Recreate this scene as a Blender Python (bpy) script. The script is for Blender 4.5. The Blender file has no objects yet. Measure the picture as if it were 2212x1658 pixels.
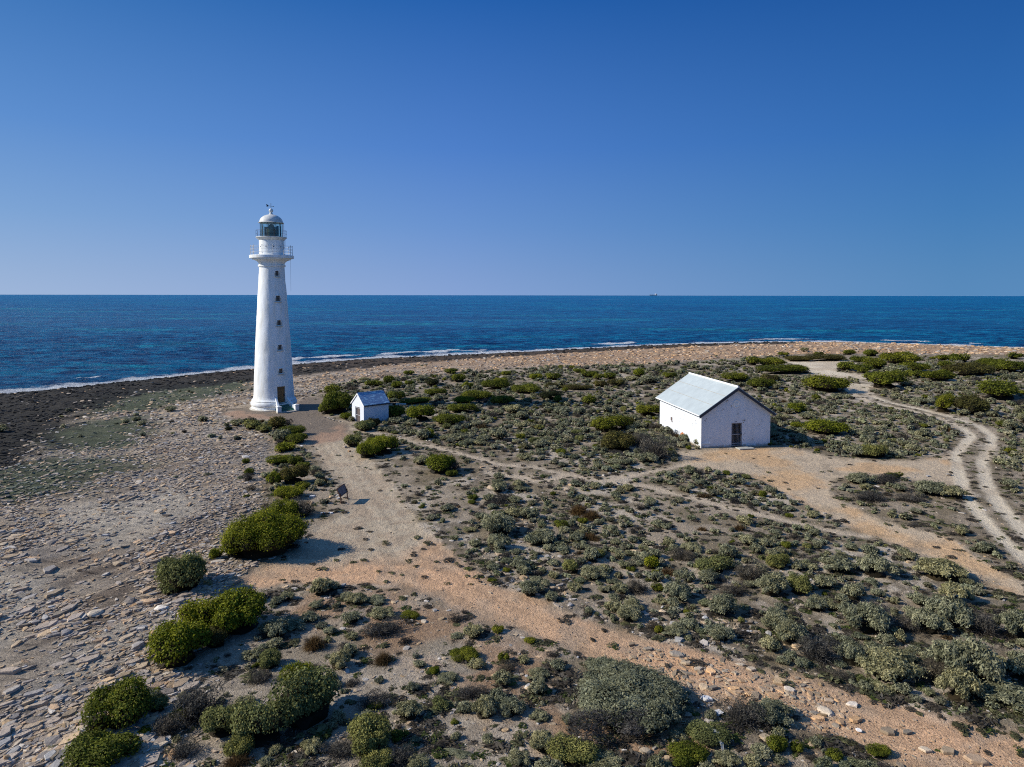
import bpy, bmesh, math, random
import numpy as np
from mathutils import Vector, Matrix, noise as mnoise
random.seed(7)
rng = np.random.default_rng(11)
scene = bpy.context.scene
COL = scene.collection

# ------------------------------------------------------------------ camera, sky, sun, exposure
F, CX, PY, CAMH = 1450.0, 1106.0, 706.7, 13.7
PITCH, ROLL = math.radians(2.8), math.radians(0.078)
_R = Vector((1, 0, 0)); _U = Vector((0, math.sin(PITCH), math.cos(PITCH))); CF = Vector((0, math.cos(PITCH), -math.sin(PITCH)))
CR = _R * math.cos(ROLL) + _U * math.sin(ROLL); CU = _U * math.cos(ROLL) - _R * math.sin(ROLL)
cam_d = bpy.data.cameras.new('camera'); cam = bpy.data.objects.new('camera', cam_d); COL.objects.link(cam)
cam.matrix_world = Matrix(((CR.x, CU.x, -CF.x, 0), (CR.y, CU.y, -CF.y, 0), (CR.z, CU.z, -CF.z, CAMH), (0, 0, 0, 1)))
cam_d.sensor_width = 36; cam_d.lens = 36 * F / 2212; cam_d.shift_y = -(829 - PY) / 2212
cam_d.clip_start = 0.5; cam_d.clip_end = 60000
scene.camera = cam

SUN_EL, SUN_AZ = math.radians(31.5), math.radians(-95)      # azimuth from +Y, clockwise: the sun stands at -X, a little behind the camera
w = bpy.data.worlds.new('World'); scene.world = w; w.use_nodes = True
nt = w.node_tree; nt.nodes.clear()
sky = nt.nodes.new('ShaderNodeTexSky'); sky.sky_type = 'NISHITA'; sky.sun_disc = False
sky.sun_elevation = SUN_EL; sky.sun_rotation = SUN_AZ
sky.air_density = 1.0; sky.dust_density = 0.25; sky.ozone_density = 5.0; sky.altitude = 0
def _lin(c): return tuple(((v / 255) / 12.92 if v / 255 <= .04045 else ((v / 255 + .055) / 1.055) ** 2.4) for v in c) + (1,)
def _node(t, **k):
    x = nt.nodes.new(t)
    for a_, v_ in k.items(): setattr(x, a_, v_)
    return x
tc = _node('ShaderNodeTexCoord'); sx = _node('ShaderNodeSeparateXYZ'); nt.links.new(tc.outputs['Generated'], sx.inputs[0])
el = _node('ShaderNodeValToRGB'); nt.links.new(sx.outputs[2], el.inputs[0])
stops = [(0.0, (131, 162, 214)), (.03, (124, 157, 211)), (.10, (104, 146, 208)), (.208, (77, 127, 202)), (.40, (33, 95, 173)), (.62, (62, 112, 188)), (1.0, (84, 130, 198))]  # last two stops lie out of view, brightened to add fill in shade
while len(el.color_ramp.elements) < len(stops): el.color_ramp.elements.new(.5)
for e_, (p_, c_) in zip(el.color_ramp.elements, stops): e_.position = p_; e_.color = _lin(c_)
dp = _node('ShaderNodeVectorMath', operation='DOT_PRODUCT'); dp.inputs[1].default_value = (math.sin(SUN_AZ), math.cos(SUN_AZ), 0); nt.links.new(tc.outputs['Generated'], dp.inputs[0])
mr_ = _node('ShaderNodeMapRange'); mr_.inputs['From Min'].default_value = -.62; mr_.inputs['From Max'].default_value = .62; nt.links.new(dp.outputs['Value'], mr_.inputs[0])
azr = _node('ShaderNodeValToRGB'); nt.links.new(mr_.outputs[0], azr.inputs[0])
azr.color_ramp.elements[0].position = 0; azr.color_ramp.elements[0].color = (.34 / 1.7, .67 / 1.7, .75 / 1.7, 1); azr.color_ramp.elements[1].position = 1; azr.color_ramp.elements[1].color = (1.52 / 1.7, 1.32 / 1.7, 1.06 / 1.7, 1)
e_ = azr.color_ramp.elements.new(.5); e_.color = (1 / 1.7, 1 / 1.7, 1 / 1.7, 1)
mm = _node('ShaderNodeMix', data_type='RGBA', blend_type='MULTIPLY'); mm.inputs[0].default_value = 1
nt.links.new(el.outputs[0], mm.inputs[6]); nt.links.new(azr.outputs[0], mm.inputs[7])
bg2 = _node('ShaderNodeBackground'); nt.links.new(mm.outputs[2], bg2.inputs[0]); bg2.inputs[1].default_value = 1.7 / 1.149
bg = _node('ShaderNodeBackground'); bg.inputs[1].default_value = 0.085; nt.links.new(sky.outputs[0], bg.inputs[0])
# the Nishita sky, its blue deepened in view and brightened overhead as added fill
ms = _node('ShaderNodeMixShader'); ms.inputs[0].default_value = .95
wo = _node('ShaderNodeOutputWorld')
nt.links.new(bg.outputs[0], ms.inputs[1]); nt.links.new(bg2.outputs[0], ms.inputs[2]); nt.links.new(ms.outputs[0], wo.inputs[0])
sun_d = bpy.data.lights.new('sun', 'SUN'); sun_d.energy = 5.0; sun_d.angle = math.radians(0.5); sun_d.color = (1.0, 0.945, 0.86)
sun = bpy.data.objects.new('sun', sun_d); COL.objects.link(sun)
sdir = Vector((math.sin(SUN_AZ) * math.cos(SUN_EL), math.cos(SUN_AZ) * math.cos(SUN_EL), math.sin(SUN_EL)))
sun.rotation_euler = sdir.to_track_quat('Z', 'Y').to_euler(); sun.location = (0, 0, 60)
vs = scene.view_settings; vs.view_transform = 'Standard'; vs.look = 'None'; vs.gamma = 1; vs.exposure = 0.2
scene.cycles.max_bounces = 6
scene.cycles.use_denoising = False; scene.cycles.use_adaptive_sampling = False; scene.cycles.filter_width = 1.1; scene.cycles.sample_clamp_indirect = 4; scene.cycles.sample_clamp_direct = 8

# ------------------------------------------------------------------ small helpers
def tag(o, label=None, cat=None, group=None, kind=None):
    if label: o['label'] = label
    if cat: o['category'] = cat
    if group: o['group'] = group
    if kind: o['kind'] = kind
    return o
def empty(name, loc, rz=0):
    o = bpy.data.objects.new(name, None); COL.objects.link(o); o.location = loc; o.rotation_euler = (0, 0, rz); return o
def put(name, me, mat=None, parent=None):
    if mat is not None and not me.materials: me.materials.append(mat)
    o = bpy.data.objects.new(name, me); COL.objects.link(o)
    if parent: o.parent = parent
    return o
def mesh_np(name, V, faces, col=None, smooth=False, mat=None):
    """V (n,3); faces: list of (m,k) int arrays; col (n,3) per vertex."""
    me = bpy.data.meshes.new(name)
    V = np.asarray(V, np.float32); me.vertices.add(len(V)); me.vertices.foreach_set('co', V.ravel())
    faces = [f for f in faces if len(f)]
    loops = np.concatenate([f.ravel() for f in faces]).astype(np.int32)
    tot = np.concatenate([np.full(len(f), f.shape[1]) for f in faces]).astype(np.int32)
    st = np.concatenate([[0], np.cumsum(tot)[:-1]]).astype(np.int32)
    me.loops.add(len(loops)); me.loops.foreach_set('vertex_index', loops)
    me.polygons.add(len(tot)); me.polygons.foreach_set('loop_start', st); me.polygons.foreach_set('loop_total', tot)
    me.polygons.foreach_set('use_smooth', np.full(len(tot), smooth))
    if col is not None:
        a = me.color_attributes.new('Col', 'FLOAT_COLOR', 'POINT')
        a.data.foreach_set('color', np.concatenate([col, np.ones((len(col), 1))], 1).astype(np.float32).ravel())
    if mat: me.materials.append(mat)
    me.update(calc_edges=True); return me
def bm_mesh(name, bm, smooth=False):
    bmesh.ops.recalc_face_normals(bm, faces=bm.faces)
    me = bpy.data.meshes.new(name); bm.to_mesh(me); bm.free()
    if smooth:
        for p in me.polygons: p.use_smooth = True
    return me
def add_box(bm, c, s, rz=0, bevel=0, ry=0, rx=0):
    M = Matrix.Translation(c) @ Matrix.Rotation(rz, 4, 'Z') @ Matrix.Rotation(ry, 4, 'Y') @ Matrix.Rotation(rx, 4, 'X') @ Matrix.Diagonal((s[0], s[1], s[2], 1))
    r = bmesh.ops.create_cube(bm, size=1, matrix=M)
    if bevel:
        ed = list({e for v in r['verts'] for e in v.link_edges})
        bmesh.ops.bevel(bm, geom=ed, offset=bevel, segments=1, affect='EDGES')
def add_rod(bm, a, b, r, n=8, r2=None):
    a = Vector(a); b = Vector(b); d = b - a
    M = Matrix.Translation((a + b) / 2) @ d.to_track_quat('Z', 'Y').to_matrix().to_4x4()
    bmesh.ops.create_cone(bm, cap_ends=True, segments=n, radius1=r, radius2=r if r2 is None else r2, depth=d.length, matrix=M)
def add_ring(bm, R, z, r, n=64, m=6):
    vs_ = []
    for i in range(n):
        a = 2 * math.pi * i / n
        vs_.append([bm.verts.new(((R + r * math.cos(t)) * math.cos(a), (R + r * math.cos(t)) * math.sin(a), z + r * math.sin(t))) for t in [2 * math.pi * j / m for j in range(m)]])
    for i in range(n):
        for j in range(m):
            bm.faces.new((vs_[i][j], vs_[(i + 1) % n][j], vs_[(i + 1) % n][(j + 1) % m], vs_[i][(j + 1) % m]))
def add_lathe(bm, prof, n=72, closed=False):
    rows = []
    for r, z in prof:
        if r < 1e-4: rows.append([bm.verts.new((0, 0, z))])
        else: rows.append([bm.verts.new((r * math.cos(2 * math.pi * i / n), r * math.sin(2 * math.pi * i / n), z)) for i in range(n)])
    if closed: rows.append(rows[0])
    for a, b in zip(rows, rows[1:]):
        for i in range(n):
            j = (i + 1) % n
            if len(a) == 1 and len(b) == 1: continue
            if len(a) == 1: bm.faces.new((a[0], b[i], b[j]))
            elif len(b) == 1: bm.faces.new((a[i], a[j], b[0]))
            else: bm.faces.new((a[i], a[j], b[j], b[i]))
def autosmooth(me, ang=35):
    for p in me.polygons: p.use_smooth = True
    bm = bmesh.new(); bm.from_mesh(me)
    for e in bm.edges:
        if len(e.link_faces) == 2 and e.calc_face_angle(0) > math.radians(ang): e.smooth = False
    bm.to_mesh(me); bm.free(); return me
def bool_cut(me, cut_bm):
    """subtract a closed bmesh from mesh me and return the new mesh"""
    o = bpy.data.objects.new('tmp_a', me); COL.objects.link(o)
    cm = bpy.data.meshes.new('tmp_c'); bmesh.ops.recalc_face_normals(cut_bm, faces=cut_bm.faces); cut_bm.to_mesh(cm); cut_bm.free()
    c = bpy.data.objects.new('tmp_b', cm); COL.objects.link(c)
    m = o.modifiers.new('b', 'BOOLEAN'); m.operation = 'DIFFERENCE'; m.solver = 'EXACT'; m.object = c
    dg = bpy.context.evaluated_depsgraph_get(); dg.update()
    new = bpy.data.meshes.new_from_object(o.evaluated_get(dg))
    bpy.data.objects.remove(o); bpy.data.objects.remove(c)
    return new

# ------------------------------------------------------------------ vectorised value noise
def _h(ix, iy, s):
    n = (ix.astype(np.int64) * 374761393 + iy.astype(np.int64) * 668265263 + s * 1442695041) & 0xffffffff
    n = ((n ^ (n >> 13)) * 1274126177) & 0xffffffff
    return ((n ^ (n >> 16)) & 0xffffff) / float(0xffffff)
def vnoise(x, y, s=0):
    x = np.asarray(x, float); y = np.asarray(y, float)
    ix = np.floor(x); iy = np.floor(y); fx = x - ix; fy = y - iy
    fx = fx * fx * (3 - 2 * fx); fy = fy * fy * (3 - 2 * fy)
    a = _h(ix, iy, s); b = _h(ix + 1, iy, s); c = _h(ix, iy + 1, s); d = _h(ix + 1, iy + 1, s)
    return (a * (1 - fx) + b * fx) * (1 - fy) + (c * (1 - fx) + d * fx) * fy
def fbm(x, y, s=0, o=4):
    t = 0; amp = .5; tot = 0
    for i in range(o):
        t = t + amp * vnoise(x * 2 ** i + 17.3 * i, y * 2 ** i - 9.1 * i, s + i); tot += amp; amp *= .5
    return t / tot
def sstep(a, b, x):
    t = np.clip((x - a) / (b - a), 0, 1); return t * t * (3 - 2 * t)
def mix(a, b, t):
    t = np.asarray(t)[..., None]; return a * (1 - t) + np.asarray(b) * t

# ------------------------------------------------------------------ photograph points -> places on the ground
def dirs(px, py):
    px = np.asarray(px, float) - CX; py = PY - np.asarray(py, float)
    return np.stack([CF.x * F + CR.x * px + CU.x * py, CF.y * F + CR.y * px + CU.y * py, CF.z * F + CR.z * px + CU.z * py], -1)
def at_z(px, py, z):
    d = dirs(px, py); k = (z - CAMH) / d[..., 2]
    return d[..., 0] * k, d[..., 1] * k
def proj(x, y, z):
    z = z - CAMH
    c = x * CF.x + y * CF.y + z * CF.z
    return CX + F * (x * CR.x + y * CR.y + z * CR.z) / c, PY - F * (x * CU.x + y * CU.y + z * CU.z) / c
def poly_sdf(x, y, P, closed=True):
    """distance to polygon, positive inside (closed) or unsigned (open)"""
    P = np.asarray(P, float); x = np.asarray(x, float); y = np.asarray(y, float)
    Q = np.roll(P, -1, 0) if closed else P[1:]
    A = P if closed else P[:-1]
    d = np.full(x.shape, 1e18); ins = np.zeros(x.shape, bool)
    for (ax, ay), (bx, by) in zip(A, Q):
        ex, ey = bx - ax, by - ay; L = ex * ex + ey * ey + 1e-12
        t = np.clip(((x - ax) * ex + (y - ay) * ey) / L, 0, 1)
        d = np.minimum(d, (x - ax - t * ex) ** 2 + (y - ay - t * ey) ** 2)
        if closed and abs(ey) > 1e-12:
            c = ((ay > y) != (by > y)) & (x < ex * (y - ay) / ey + ax); ins ^= c
    d = np.sqrt(d)
    return np.where(ins, d, -d) if closed else d
SEA = -2.0
SHORE_PX = [(-1500, 1180), (-800, 990), (-350, 905), (0, 852), (150, 838), (300, 822), (430, 808), (545, 797), (640, 787), (800, 775), (1000, 767), (1200, 757), (1350, 749), (1500, 743), (1650, 740), (1800, 739), (1950, 743), (2212, 752), (2700, 772), (3400, 815)]
_sx, _sy = at_z([p[0] for p in SHORE_PX], [p[1] for p in SHORE_PX], SEA)
SHORE = np.stack([_sx, _sy], 1)
SEAPOLY = np.concatenate([SHORE, [[9000, SHORE[-1][1]], [9000, 9000], [-9000, 9000], [-9000, SHORE[0][1]]]])
def shore_d(x, y):
    d = poly_sdf(x, y, SHORE, closed=False)
    return np.where(poly_sdf(x, y, SEAPOLY) > 0, -d, d)
STRIKE = math.radians(55)
def base_z(x, y, d=None):
    if d is None: d = shore_d(x, y)
    z = SEA + .22 * np.clip(d / 3, -1, 1) + 1.78 * sstep(0, 38, d) + np.minimum(d, 0) * .12
    return np.maximum(z, -6)
def relief(x, y, d, rs):
    """ledges and hummocks of the rocky shore"""
    u = x * math.cos(STRIKE) + y * math.sin(STRIKE); v = -x * math.sin(STRIKE) + y * math.cos(STRIKE)
    vv = v / 1.7 + 1.6 * fbm(u / 5, v / 3, 7, 3); saw = vv - np.floor(vv)
    led = (.19 * np.where(saw < .86, saw / .86, (1 - saw) / .14) + .09 * (fbm(u / 1.4, v / .4, 9, 3) - .5)) * sstep(60, 40, y) * sstep(5, 14, d)
    k = sstep(-1, 1.5, rs)
    return k * led + k * sstep(35, 60, y) * sstep(0, 6, d) * .2 * (fbm(x / 1.1, y / 1.1, 12, 3) - .5)
_holes = []
def tz(x, y, d=None):
    """terrain height"""
    x = np.asarray(x, float); y = np.asarray(y, float)
    if d is None: d = shore_d(x, y)
    z = base_z(x, y, d)
    f = sstep(0, 8, d)
    z = z + f * (.34 * (fbm(x / 14, y / 14, 3, 3) - .5) + .13 * (fbm(x / 2.1, y / 2.1, 5, 3) - .5)) * sstep(2, 14, y + 20)
    for (hx, hy, r0, r1) in _holes:
        k = sstep(r0, r1, np.hypot(x - hx, y - hy)); z = z * k
    return z
def at(px, py):
    """where the sight line through photograph point (px,py) meets the ground"""
    px = np.asarray(px, float); py = np.asarray(py, float)
    z = np.zeros(px.shape)
    for _ in range(5):
        x, y = at_z(px, py, z); z = np.clip(tz(x, y), -2.2, 1)
    return x, y, z
# enlarged views of the photograph in which points were read off: origin and enlargement, photograph pixels
VW = {'A': (700, 1550, 2.0725), '2': (0, 1900, 1.558), '3': (900, 1900, 1.558), '4': (2000, 1900, 1.558), '5': (2955, 1700, 1.312),
      '6': (1200, 1250, 1.58), '7': (2755, 1250, 1.843), 'M': (1500, 1720, 2.212), 'D': (0, 0, 1 / 1.788), 'Z': (0, 2400, 2.94)}
def vp(v, x, y):
    ox, oy, s = VW[v]; return (ox + x / s) / 1.788, (oy + y / s) / 1.788
def wpoly(v, pts):
    q = [vp(v, *p) for p in pts]
    x, y, _ = at([p[0] for p in q], [p[1] for p in q]); return np.stack([x, y], 1)

# building spots (flat ground there)
LH = (-28.75, 80.6)
_holes += [(LH[0], LH[1], 5, 9), (20, 65, 7.5, 12), (-15.5, 71.8, 2.5, 5)]
# ------------------------------------------------------------------ materials
def mat(name, rough=.85, spec=.3):
    m = bpy.data.materials.new(name); m.use_nodes = True; n = m.node_tree
    b = n.nodes['Principled BSDF']; b.inputs['Roughness'].default_value = rough
    b.inputs['Specular IOR Level'].default_value = spec
    return m, n, b
def N(n, t, **k):
    x = n.nodes.new(t)
    for a, v in k.items():
        if a.startswith('i_'): x.inputs[a[2:]].default_value = v
        else: setattr(x, a, v)
    return x
def ramp(n, stops, src=None):
    r = n.nodes.new('ShaderNodeValToRGB'); e = r.color_ramp.elements
    while len(e) < len(stops): e.new(.5)
    for el, (p, c) in zip(e, stops): el.position = p; el.color = (c[0], c[1], c[2], 1) if len(c) == 3 else c
    if src: n.links.new(src, r.inputs[0])
    return r
def pos(n, sc=(1, 1, 1), rot=(0, 0, 0), obj=False):
    m = n.nodes.new('ShaderNodeMapping'); m.inputs['Scale'].default_value = sc; m.inputs['Rotation'].default_value = rot
    if obj: g = n.nodes.new('ShaderNodeTexCoord'); n.links.new(g.outputs['Object'], m.inputs[0])
    else: g = n.nodes.new('ShaderNodeNewGeometry'); n.links.new(g.outputs['Position'], m.inputs[0])
    return m.outputs[0]
def nz(n, vec, scale, detail=4, rough=.6, dist=0):
    t = N(n, 'ShaderNodeTexNoise', i_Scale=scale, i_Detail=detail, i_Roughness=rough, i_Distortion=dist); n.links.new(vec, t.inputs['Vector']); return t.outputs[0]
def mul(n, a, b):
    m = n.nodes.new('ShaderNodeMix'); m.data_type = 'RGBA'; m.blend_type = 'MULTIPLY'; m.inputs[0].default_value = 1
    n.links.new(a, m.inputs[6]); n.links.new(b, m.inputs[7]); return m.outputs[2]
def mixc(n, f, a, b):
    m = n.nodes.new('ShaderNodeMix'); m.data_type = 'RGBA'
    n.links.new(f, m.inputs[0])
    for s, i in ((a, 6), (b, 7)):
        if isinstance(s, tuple): m.inputs[i].default_value = (*s, 1)
        else: n.links.new(s, m.inputs[i])
    return m.outputs[2]
def bump(n, b, h, strength=.5, dist=.05, prev=None):
    u = N(n, 'ShaderNodeBump', i_Strength=strength, i_Distance=dist); n.links.new(h, u.inputs['Height'])
    if prev: n.links.new(prev, u.inputs['Normal'])
    if b: n.links.new(u.outputs[0], b.inputs['Normal'])
    return u.outputs[0]

def ground_mat():
    m, n, b = mat('earth', .95, .15)
    a = N(n, 'ShaderNodeAttribute', attribute_name='Col')
    p = pos(n)
    r1 = ramp(n, [(.3, (.72, .72, .72)), (.7, (1.25, 1.25, 1.25))], nz(n, p, 5.5, 6, .75))
    r2 = ramp(n, [(.38, (.55, .52, .5)), (.52, (1, 1, 1)), (.72, (1.25, 1.22, 1.18))], nz(n, p, 28, 3, .7))
    n.links.new(mul(n, mul(n, a.outputs[0], r1.outputs[0]), r2.outputs[0]), b.inputs['Base Color'])
    q = bump(n, None, nz(n, p, 2.2, 6, .7), .7, .25)
    bump(n, b, nz(n, p, 14, 4, .7), .9, .07, q)
    return m
def shelf_mat():
    m, n, b = mat('bedded_rock', .9, .2)
    a = N(n, 'ShaderNodeAttribute', attribute_name='Col')
    p = pos(n); st = pos(n, (.35, 2.2, 1), (0, 0, -STRIKE))
    lay = nz(n, st, 1.3, 8, .74, .5)
    r1 = ramp(n, [(.34, (.22, .21, .22)), (.43, (.8, .8, .8)), (.6, (1.15, 1.13, 1.1)), (.75, (1.4, 1.38, 1.35))], lay)
    r2 = ramp(n, [(.3, (.7, .7, .7)), (.7, (1.2, 1.2, 1.2))], nz(n, p, 9, 6, .75))
    n.links.new(mul(n, mul(n, a.outputs[0], r1.outputs[0]), r2.outputs[0]), b.inputs['Base Color'])
    q = bump(n, None, lay, 1, .5)
    bump(n, b, nz(n, p, 7, 6, .75), 1, .12, q)
    return m
def stone_mat(name, base=None, sc=6):
    m, n, b = mat(name, .9, .2)
    p = pos(n)
    r = ramp(n, [(.3, (.68, .68, .68)), (.5, (1, 1, 1)), (.75, (1.3, 1.28, 1.22))], nz(n, p, sc, 6, .75))
    if base: 
        c = N(n, 'ShaderNodeRGB'); c.outputs[0].default_value = (*base, 1); c = c.outputs[0]
    else: c = N(n, 'ShaderNodeAttribute', attribute_name='Col').outputs[0]
    oi = N(n, 'ShaderNodeObjectInfo'); rr = ramp(n, [(0, (.75, .74, .74)), (1, (1.2, 1.15, 1.1))], oi.outputs['Random'])
    n.links.new(mul(n, mul(n, c, r.outputs[0]), rr.outputs[0]), b.inputs['Base Color'])
    bump(n, b, nz(n, p, sc * 2, 5, .7), .6, .06)
    return m
def leaf_mat(name):
    m, n, b = mat(name, .7, .15)
    c = N(n, 'ShaderNodeAttribute', attribute_name='Col').outputs[0]
    oi = N(n, 'ShaderNodeObjectInfo'); rr = ramp(n, [(0, (.78, .82, .85)), (.5, (1, 1, 1)), (1, (1.22, 1.14, .95))], oi.outputs['Random'])
    r = ramp(n, [(.35, (.75, .78, .8)), (.65, (1.2, 1.15, 1.1))], nz(n, pos(n), 2.3, 3, .6))
    col = mul(n, mul(n, c, rr.outputs[0]), r.outputs[0])
    n.links.new(col, b.inputs['Base Color'])
    tr = N(n, 'ShaderNodeBsdfTranslucent'); n.links.new(col, tr.inputs[0])
    mx = N(n, 'ShaderNodeMixShader'); mx.inputs[0].default_value = .35
    out = n.nodes['Material Output']
    n.links.new(b.outputs[0], mx.inputs[1]); n.links.new(tr.outputs[0], mx.inputs[2]); n.links.new(mx.outputs[0], out.inputs[0])
    return m
def paint_mat(name, base=(.8, .8, .78), chips=(.16, .11, .08), lim=.28, sc=1.6, stain=(.93, .91, .88), splash=.5, brick=True):
    m, n, b = mat(name, .75, .25)
    p = pos(n, obj=True)
    g = N(n, 'ShaderNodeSeparateXYZ'); n.links.new(p, g.inputs[0])
    st = pos(n, (1.3, 1.3, .22), obj=True)
    streak = ramp(n, [(.30, stain), (.60, (1, 1, 1))], nz(n, st, 1.7, 5, .65))
    c0 = N(n, 'ShaderNodeRGB'); c0.outputs[0].default_value = (*base, 1)
    c = mul(n, c0.outputs[0], streak.outputs[0])
    fl = nz(n, p, sc, 6, .78, .3)
    k = ramp(n, [(lim - .012, (1, 1, 1)), (lim, (0, 0, 0))], fl)
    c = mixc(n, k.outputs[0], c, chips)
    zr = N(n, 'ShaderNodeMapRange'); zr.inputs['From Min'].default_value = .0; zr.inputs['From Max'].default_value = splash; zr.inputs['To Min'].default_value = .62; zr.inputs['To Max'].default_value = .18; n.links.new(g.outputs[2], zr.inputs[0])
    gt = N(n, 'ShaderNodeMath', operation='GREATER_THAN'); ds = nz(n, pos(n, (1, 1, .6), obj=True), 2.6, 6, .8); n.links.new(zr.outputs[0], gt.inputs[0]); n.links.new(ds, gt.inputs[1])
    c = mixc(n, gt.outputs[0], c, tuple(x * y for x, y in zip(base, (.62, .55, .46))))
    n.links.new(c, b.inputs['Base Color'])
    h = nz(n, p, 5, 5, .7)
    q = bump(n, None, h, .4, .04)
    if brick:
        bt = N(n, 'ShaderNodeTexBrick', i_Scale=1.0); bt.inputs['Mortar Size'].default_value = .012
        bt.inputs['Brick Width'].default_value = .5; bt.inputs['Row Height'].default_value = .22
        cx = N(n, 'ShaderNodeCombineXYZ'); ad = N(n, 'ShaderNodeMath', operation='ADD')
        n.links.new(g.outputs[0], ad.inputs[0]); n.links.new(g.outputs[1], ad.inputs[1]); n.links.new(ad.outputs[0], cx.inputs[0]); n.links.new(g.outputs[2], cx.inputs[1])
        n.links.new(cx.outputs[0], bt.inputs['Vector'])
        q = bump(n, None, bt.outputs['Fac'], -.25, .02, q)
    n.links.new(q, b.inputs['Normal'])
    return m
def plain(name, c, rough=.7, metal=0, spec=.3, var=.25, sc=4, bm_=.2):
    m, n, b = mat(name, rough, spec); b.inputs['Metallic'].default_value = metal
    p = pos(n, obj=True)
    r = ramp(n, [(.3, tuple(x * (1 - var) for x in c)), (.7, tuple(min(1, x * (1 + var)) for x in c))], nz(n, p, sc, 5, .7))
    n.links.new(r.outputs[0], b.inputs['Base Color'])
    if bm_: bump(n, b, nz(n, p, sc * 3, 4, .6), bm_, .02)
    return m

M = {}
M['earth'] = ground_mat(); M['shelf'] = shelf_mat()
M['stone'] = stone_mat('weathered_stone'); M['leaf'] = leaf_mat('leaves')
M['tower'] = paint_mat('tower_whitewash', (.80, .83, .83), (.45, .38, .3), .335, 1.1, stain=(.86, .82, .74), splash=.3, brick=False)
M['wall'] = paint_mat('wall_whitewash', (.66, .70, .75), (.13, .10, .08), .385, 1.9)
M['shedwall'] = paint_mat('shed_whitewash', (.66, .70, .75), (.14, .12, .11), .37, 2.2)
M['trim'] = plain('white_trim', (.78, .78, .76), .55, var=.08)
M['navy'] = plain('dark_navy', (.035, .04, .055), .5)
M['rail'] = plain('rail_paint', (.5, .49, .47), .6, var=.3, sc=9)
M['darkmetal'] = plain('dark_metal', (.03, .03, .035), .5, var=.4)
M['rust'] = plain('rusty_steel', (.13, .07, .045), .8, var=.4, sc=12)
M['bars'] = plain('grey_steel_bars', (.36, .36, .38), .5, var=.2, sc=10)
M['dark'] = plain('dark_interior', (.012, .012, .013), .9, var=.3)
M['pane'] = plain('dirty_window_glass', (.11, .10, .09), .2, spec=.6, var=.4)
M['wood'] = plain('brown_door_wood', (.20, .115, .05), .7, var=.35, sc=7)
M['oldwood'] = plain('weathered_brown_wood', (.14, .10, .085), .8, var=.4, sc=8)
M['green'] = plain('green_step_paint', (.035, .13, .11), .6, var=.3, sc=5)
M['concrete'] = plain('old_concrete', (.36, .35, .31), .9, var=.3, sc=3)
M['domemat'] = plain('dome_paint', (.58, .58, .54), .55, var=.28, sc=3.2)
M['brass'] = plain('lens_glass_brass', (.10, .12, .08), .12, spec=.9, var=.6, sc=9)
M['signface'] = plain('faded_sign_panel', (.17, .13, .12), .6, var=.4, sc=6)
M['whitestuff'] = plain('white_painted_stone', (.75, .76, .78), .7, var=.15)
M['rustpatch'] = plain('orange_exposed_stone', (.42, .16, .06), .9, var=.4, sc=5)
M['orangestone'] = plain('tan_block', (.38, .24, .13), .9, var=.3, sc=5)
# sheet metal roofs
def roof_mat(name, c, metal, rough, per, amp, streaks=0):
    m, n, b = mat(name, rough, .5); b.inputs['Metallic'].default_value = metal
    p = pos(n, obj=True)
    cc = ramp(n, [(.3, tuple(x * .82 for x in c)), (.7, c)], nz(n, p, .9, 5, .65))
    col = cc.outputs[0]
    w1 = N(n, 'ShaderNodeTexWave', wave_type='BANDS', bands_direction='X', i_Scale=per); n.links.new(p, w1.inputs[0])
    if streaks:
        s = nz(n, pos(n, (5, .9, .9), obj=True), 2.4, 4, .75)
        k = ramp(n, [(.52, (0, 0, 0)), (.60, (1, 1, 1))], s); col = mixc(n, k.outputs[0], col, tuple(min(.8, x * 2.3) for x in c))
    n.links.new(col, b.inputs['Base Color'])
    bump(n, b, w1.outputs[1], amp, .02)
    return m
M['roof'] = roof_mat('pale_sheet_roof', (.46, .51, .50), .0, .45, 6.0, .25)
M['shedroof'] = roof_mat('galvanised_roof', (.24, .33, .46), .35, .38, 4.2, .5, 1)  # blue of the reflected sky painted into the grey metal's colour
def glass_mat():
    m = bpy.data.materials.new('lantern_glass'); m.use_nodes = True; n = m.node_tree; n.nodes.clear()
    g = N(n, 'ShaderNodeBsdfGlossy', i_Roughness=.03); g.inputs[0].default_value = (.7, .85, .85, 1)
    t = N(n, 'ShaderNodeBsdfTransparent'); t.inputs[0].default_value = (.80, .92, .90, 1)
    mx = N(n, 'ShaderNodeMixShader'); mx.inputs[0].default_value = .10; o = N(n, 'ShaderNodeOutputMaterial')
    n.links.new(t.outputs[0], mx.inputs[1]); n.links.new(g.outputs[0], mx.inputs[2]); n.links.new(mx.outputs[0], o.inputs[0]); return m
M['glass'] = glass_mat()
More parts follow.
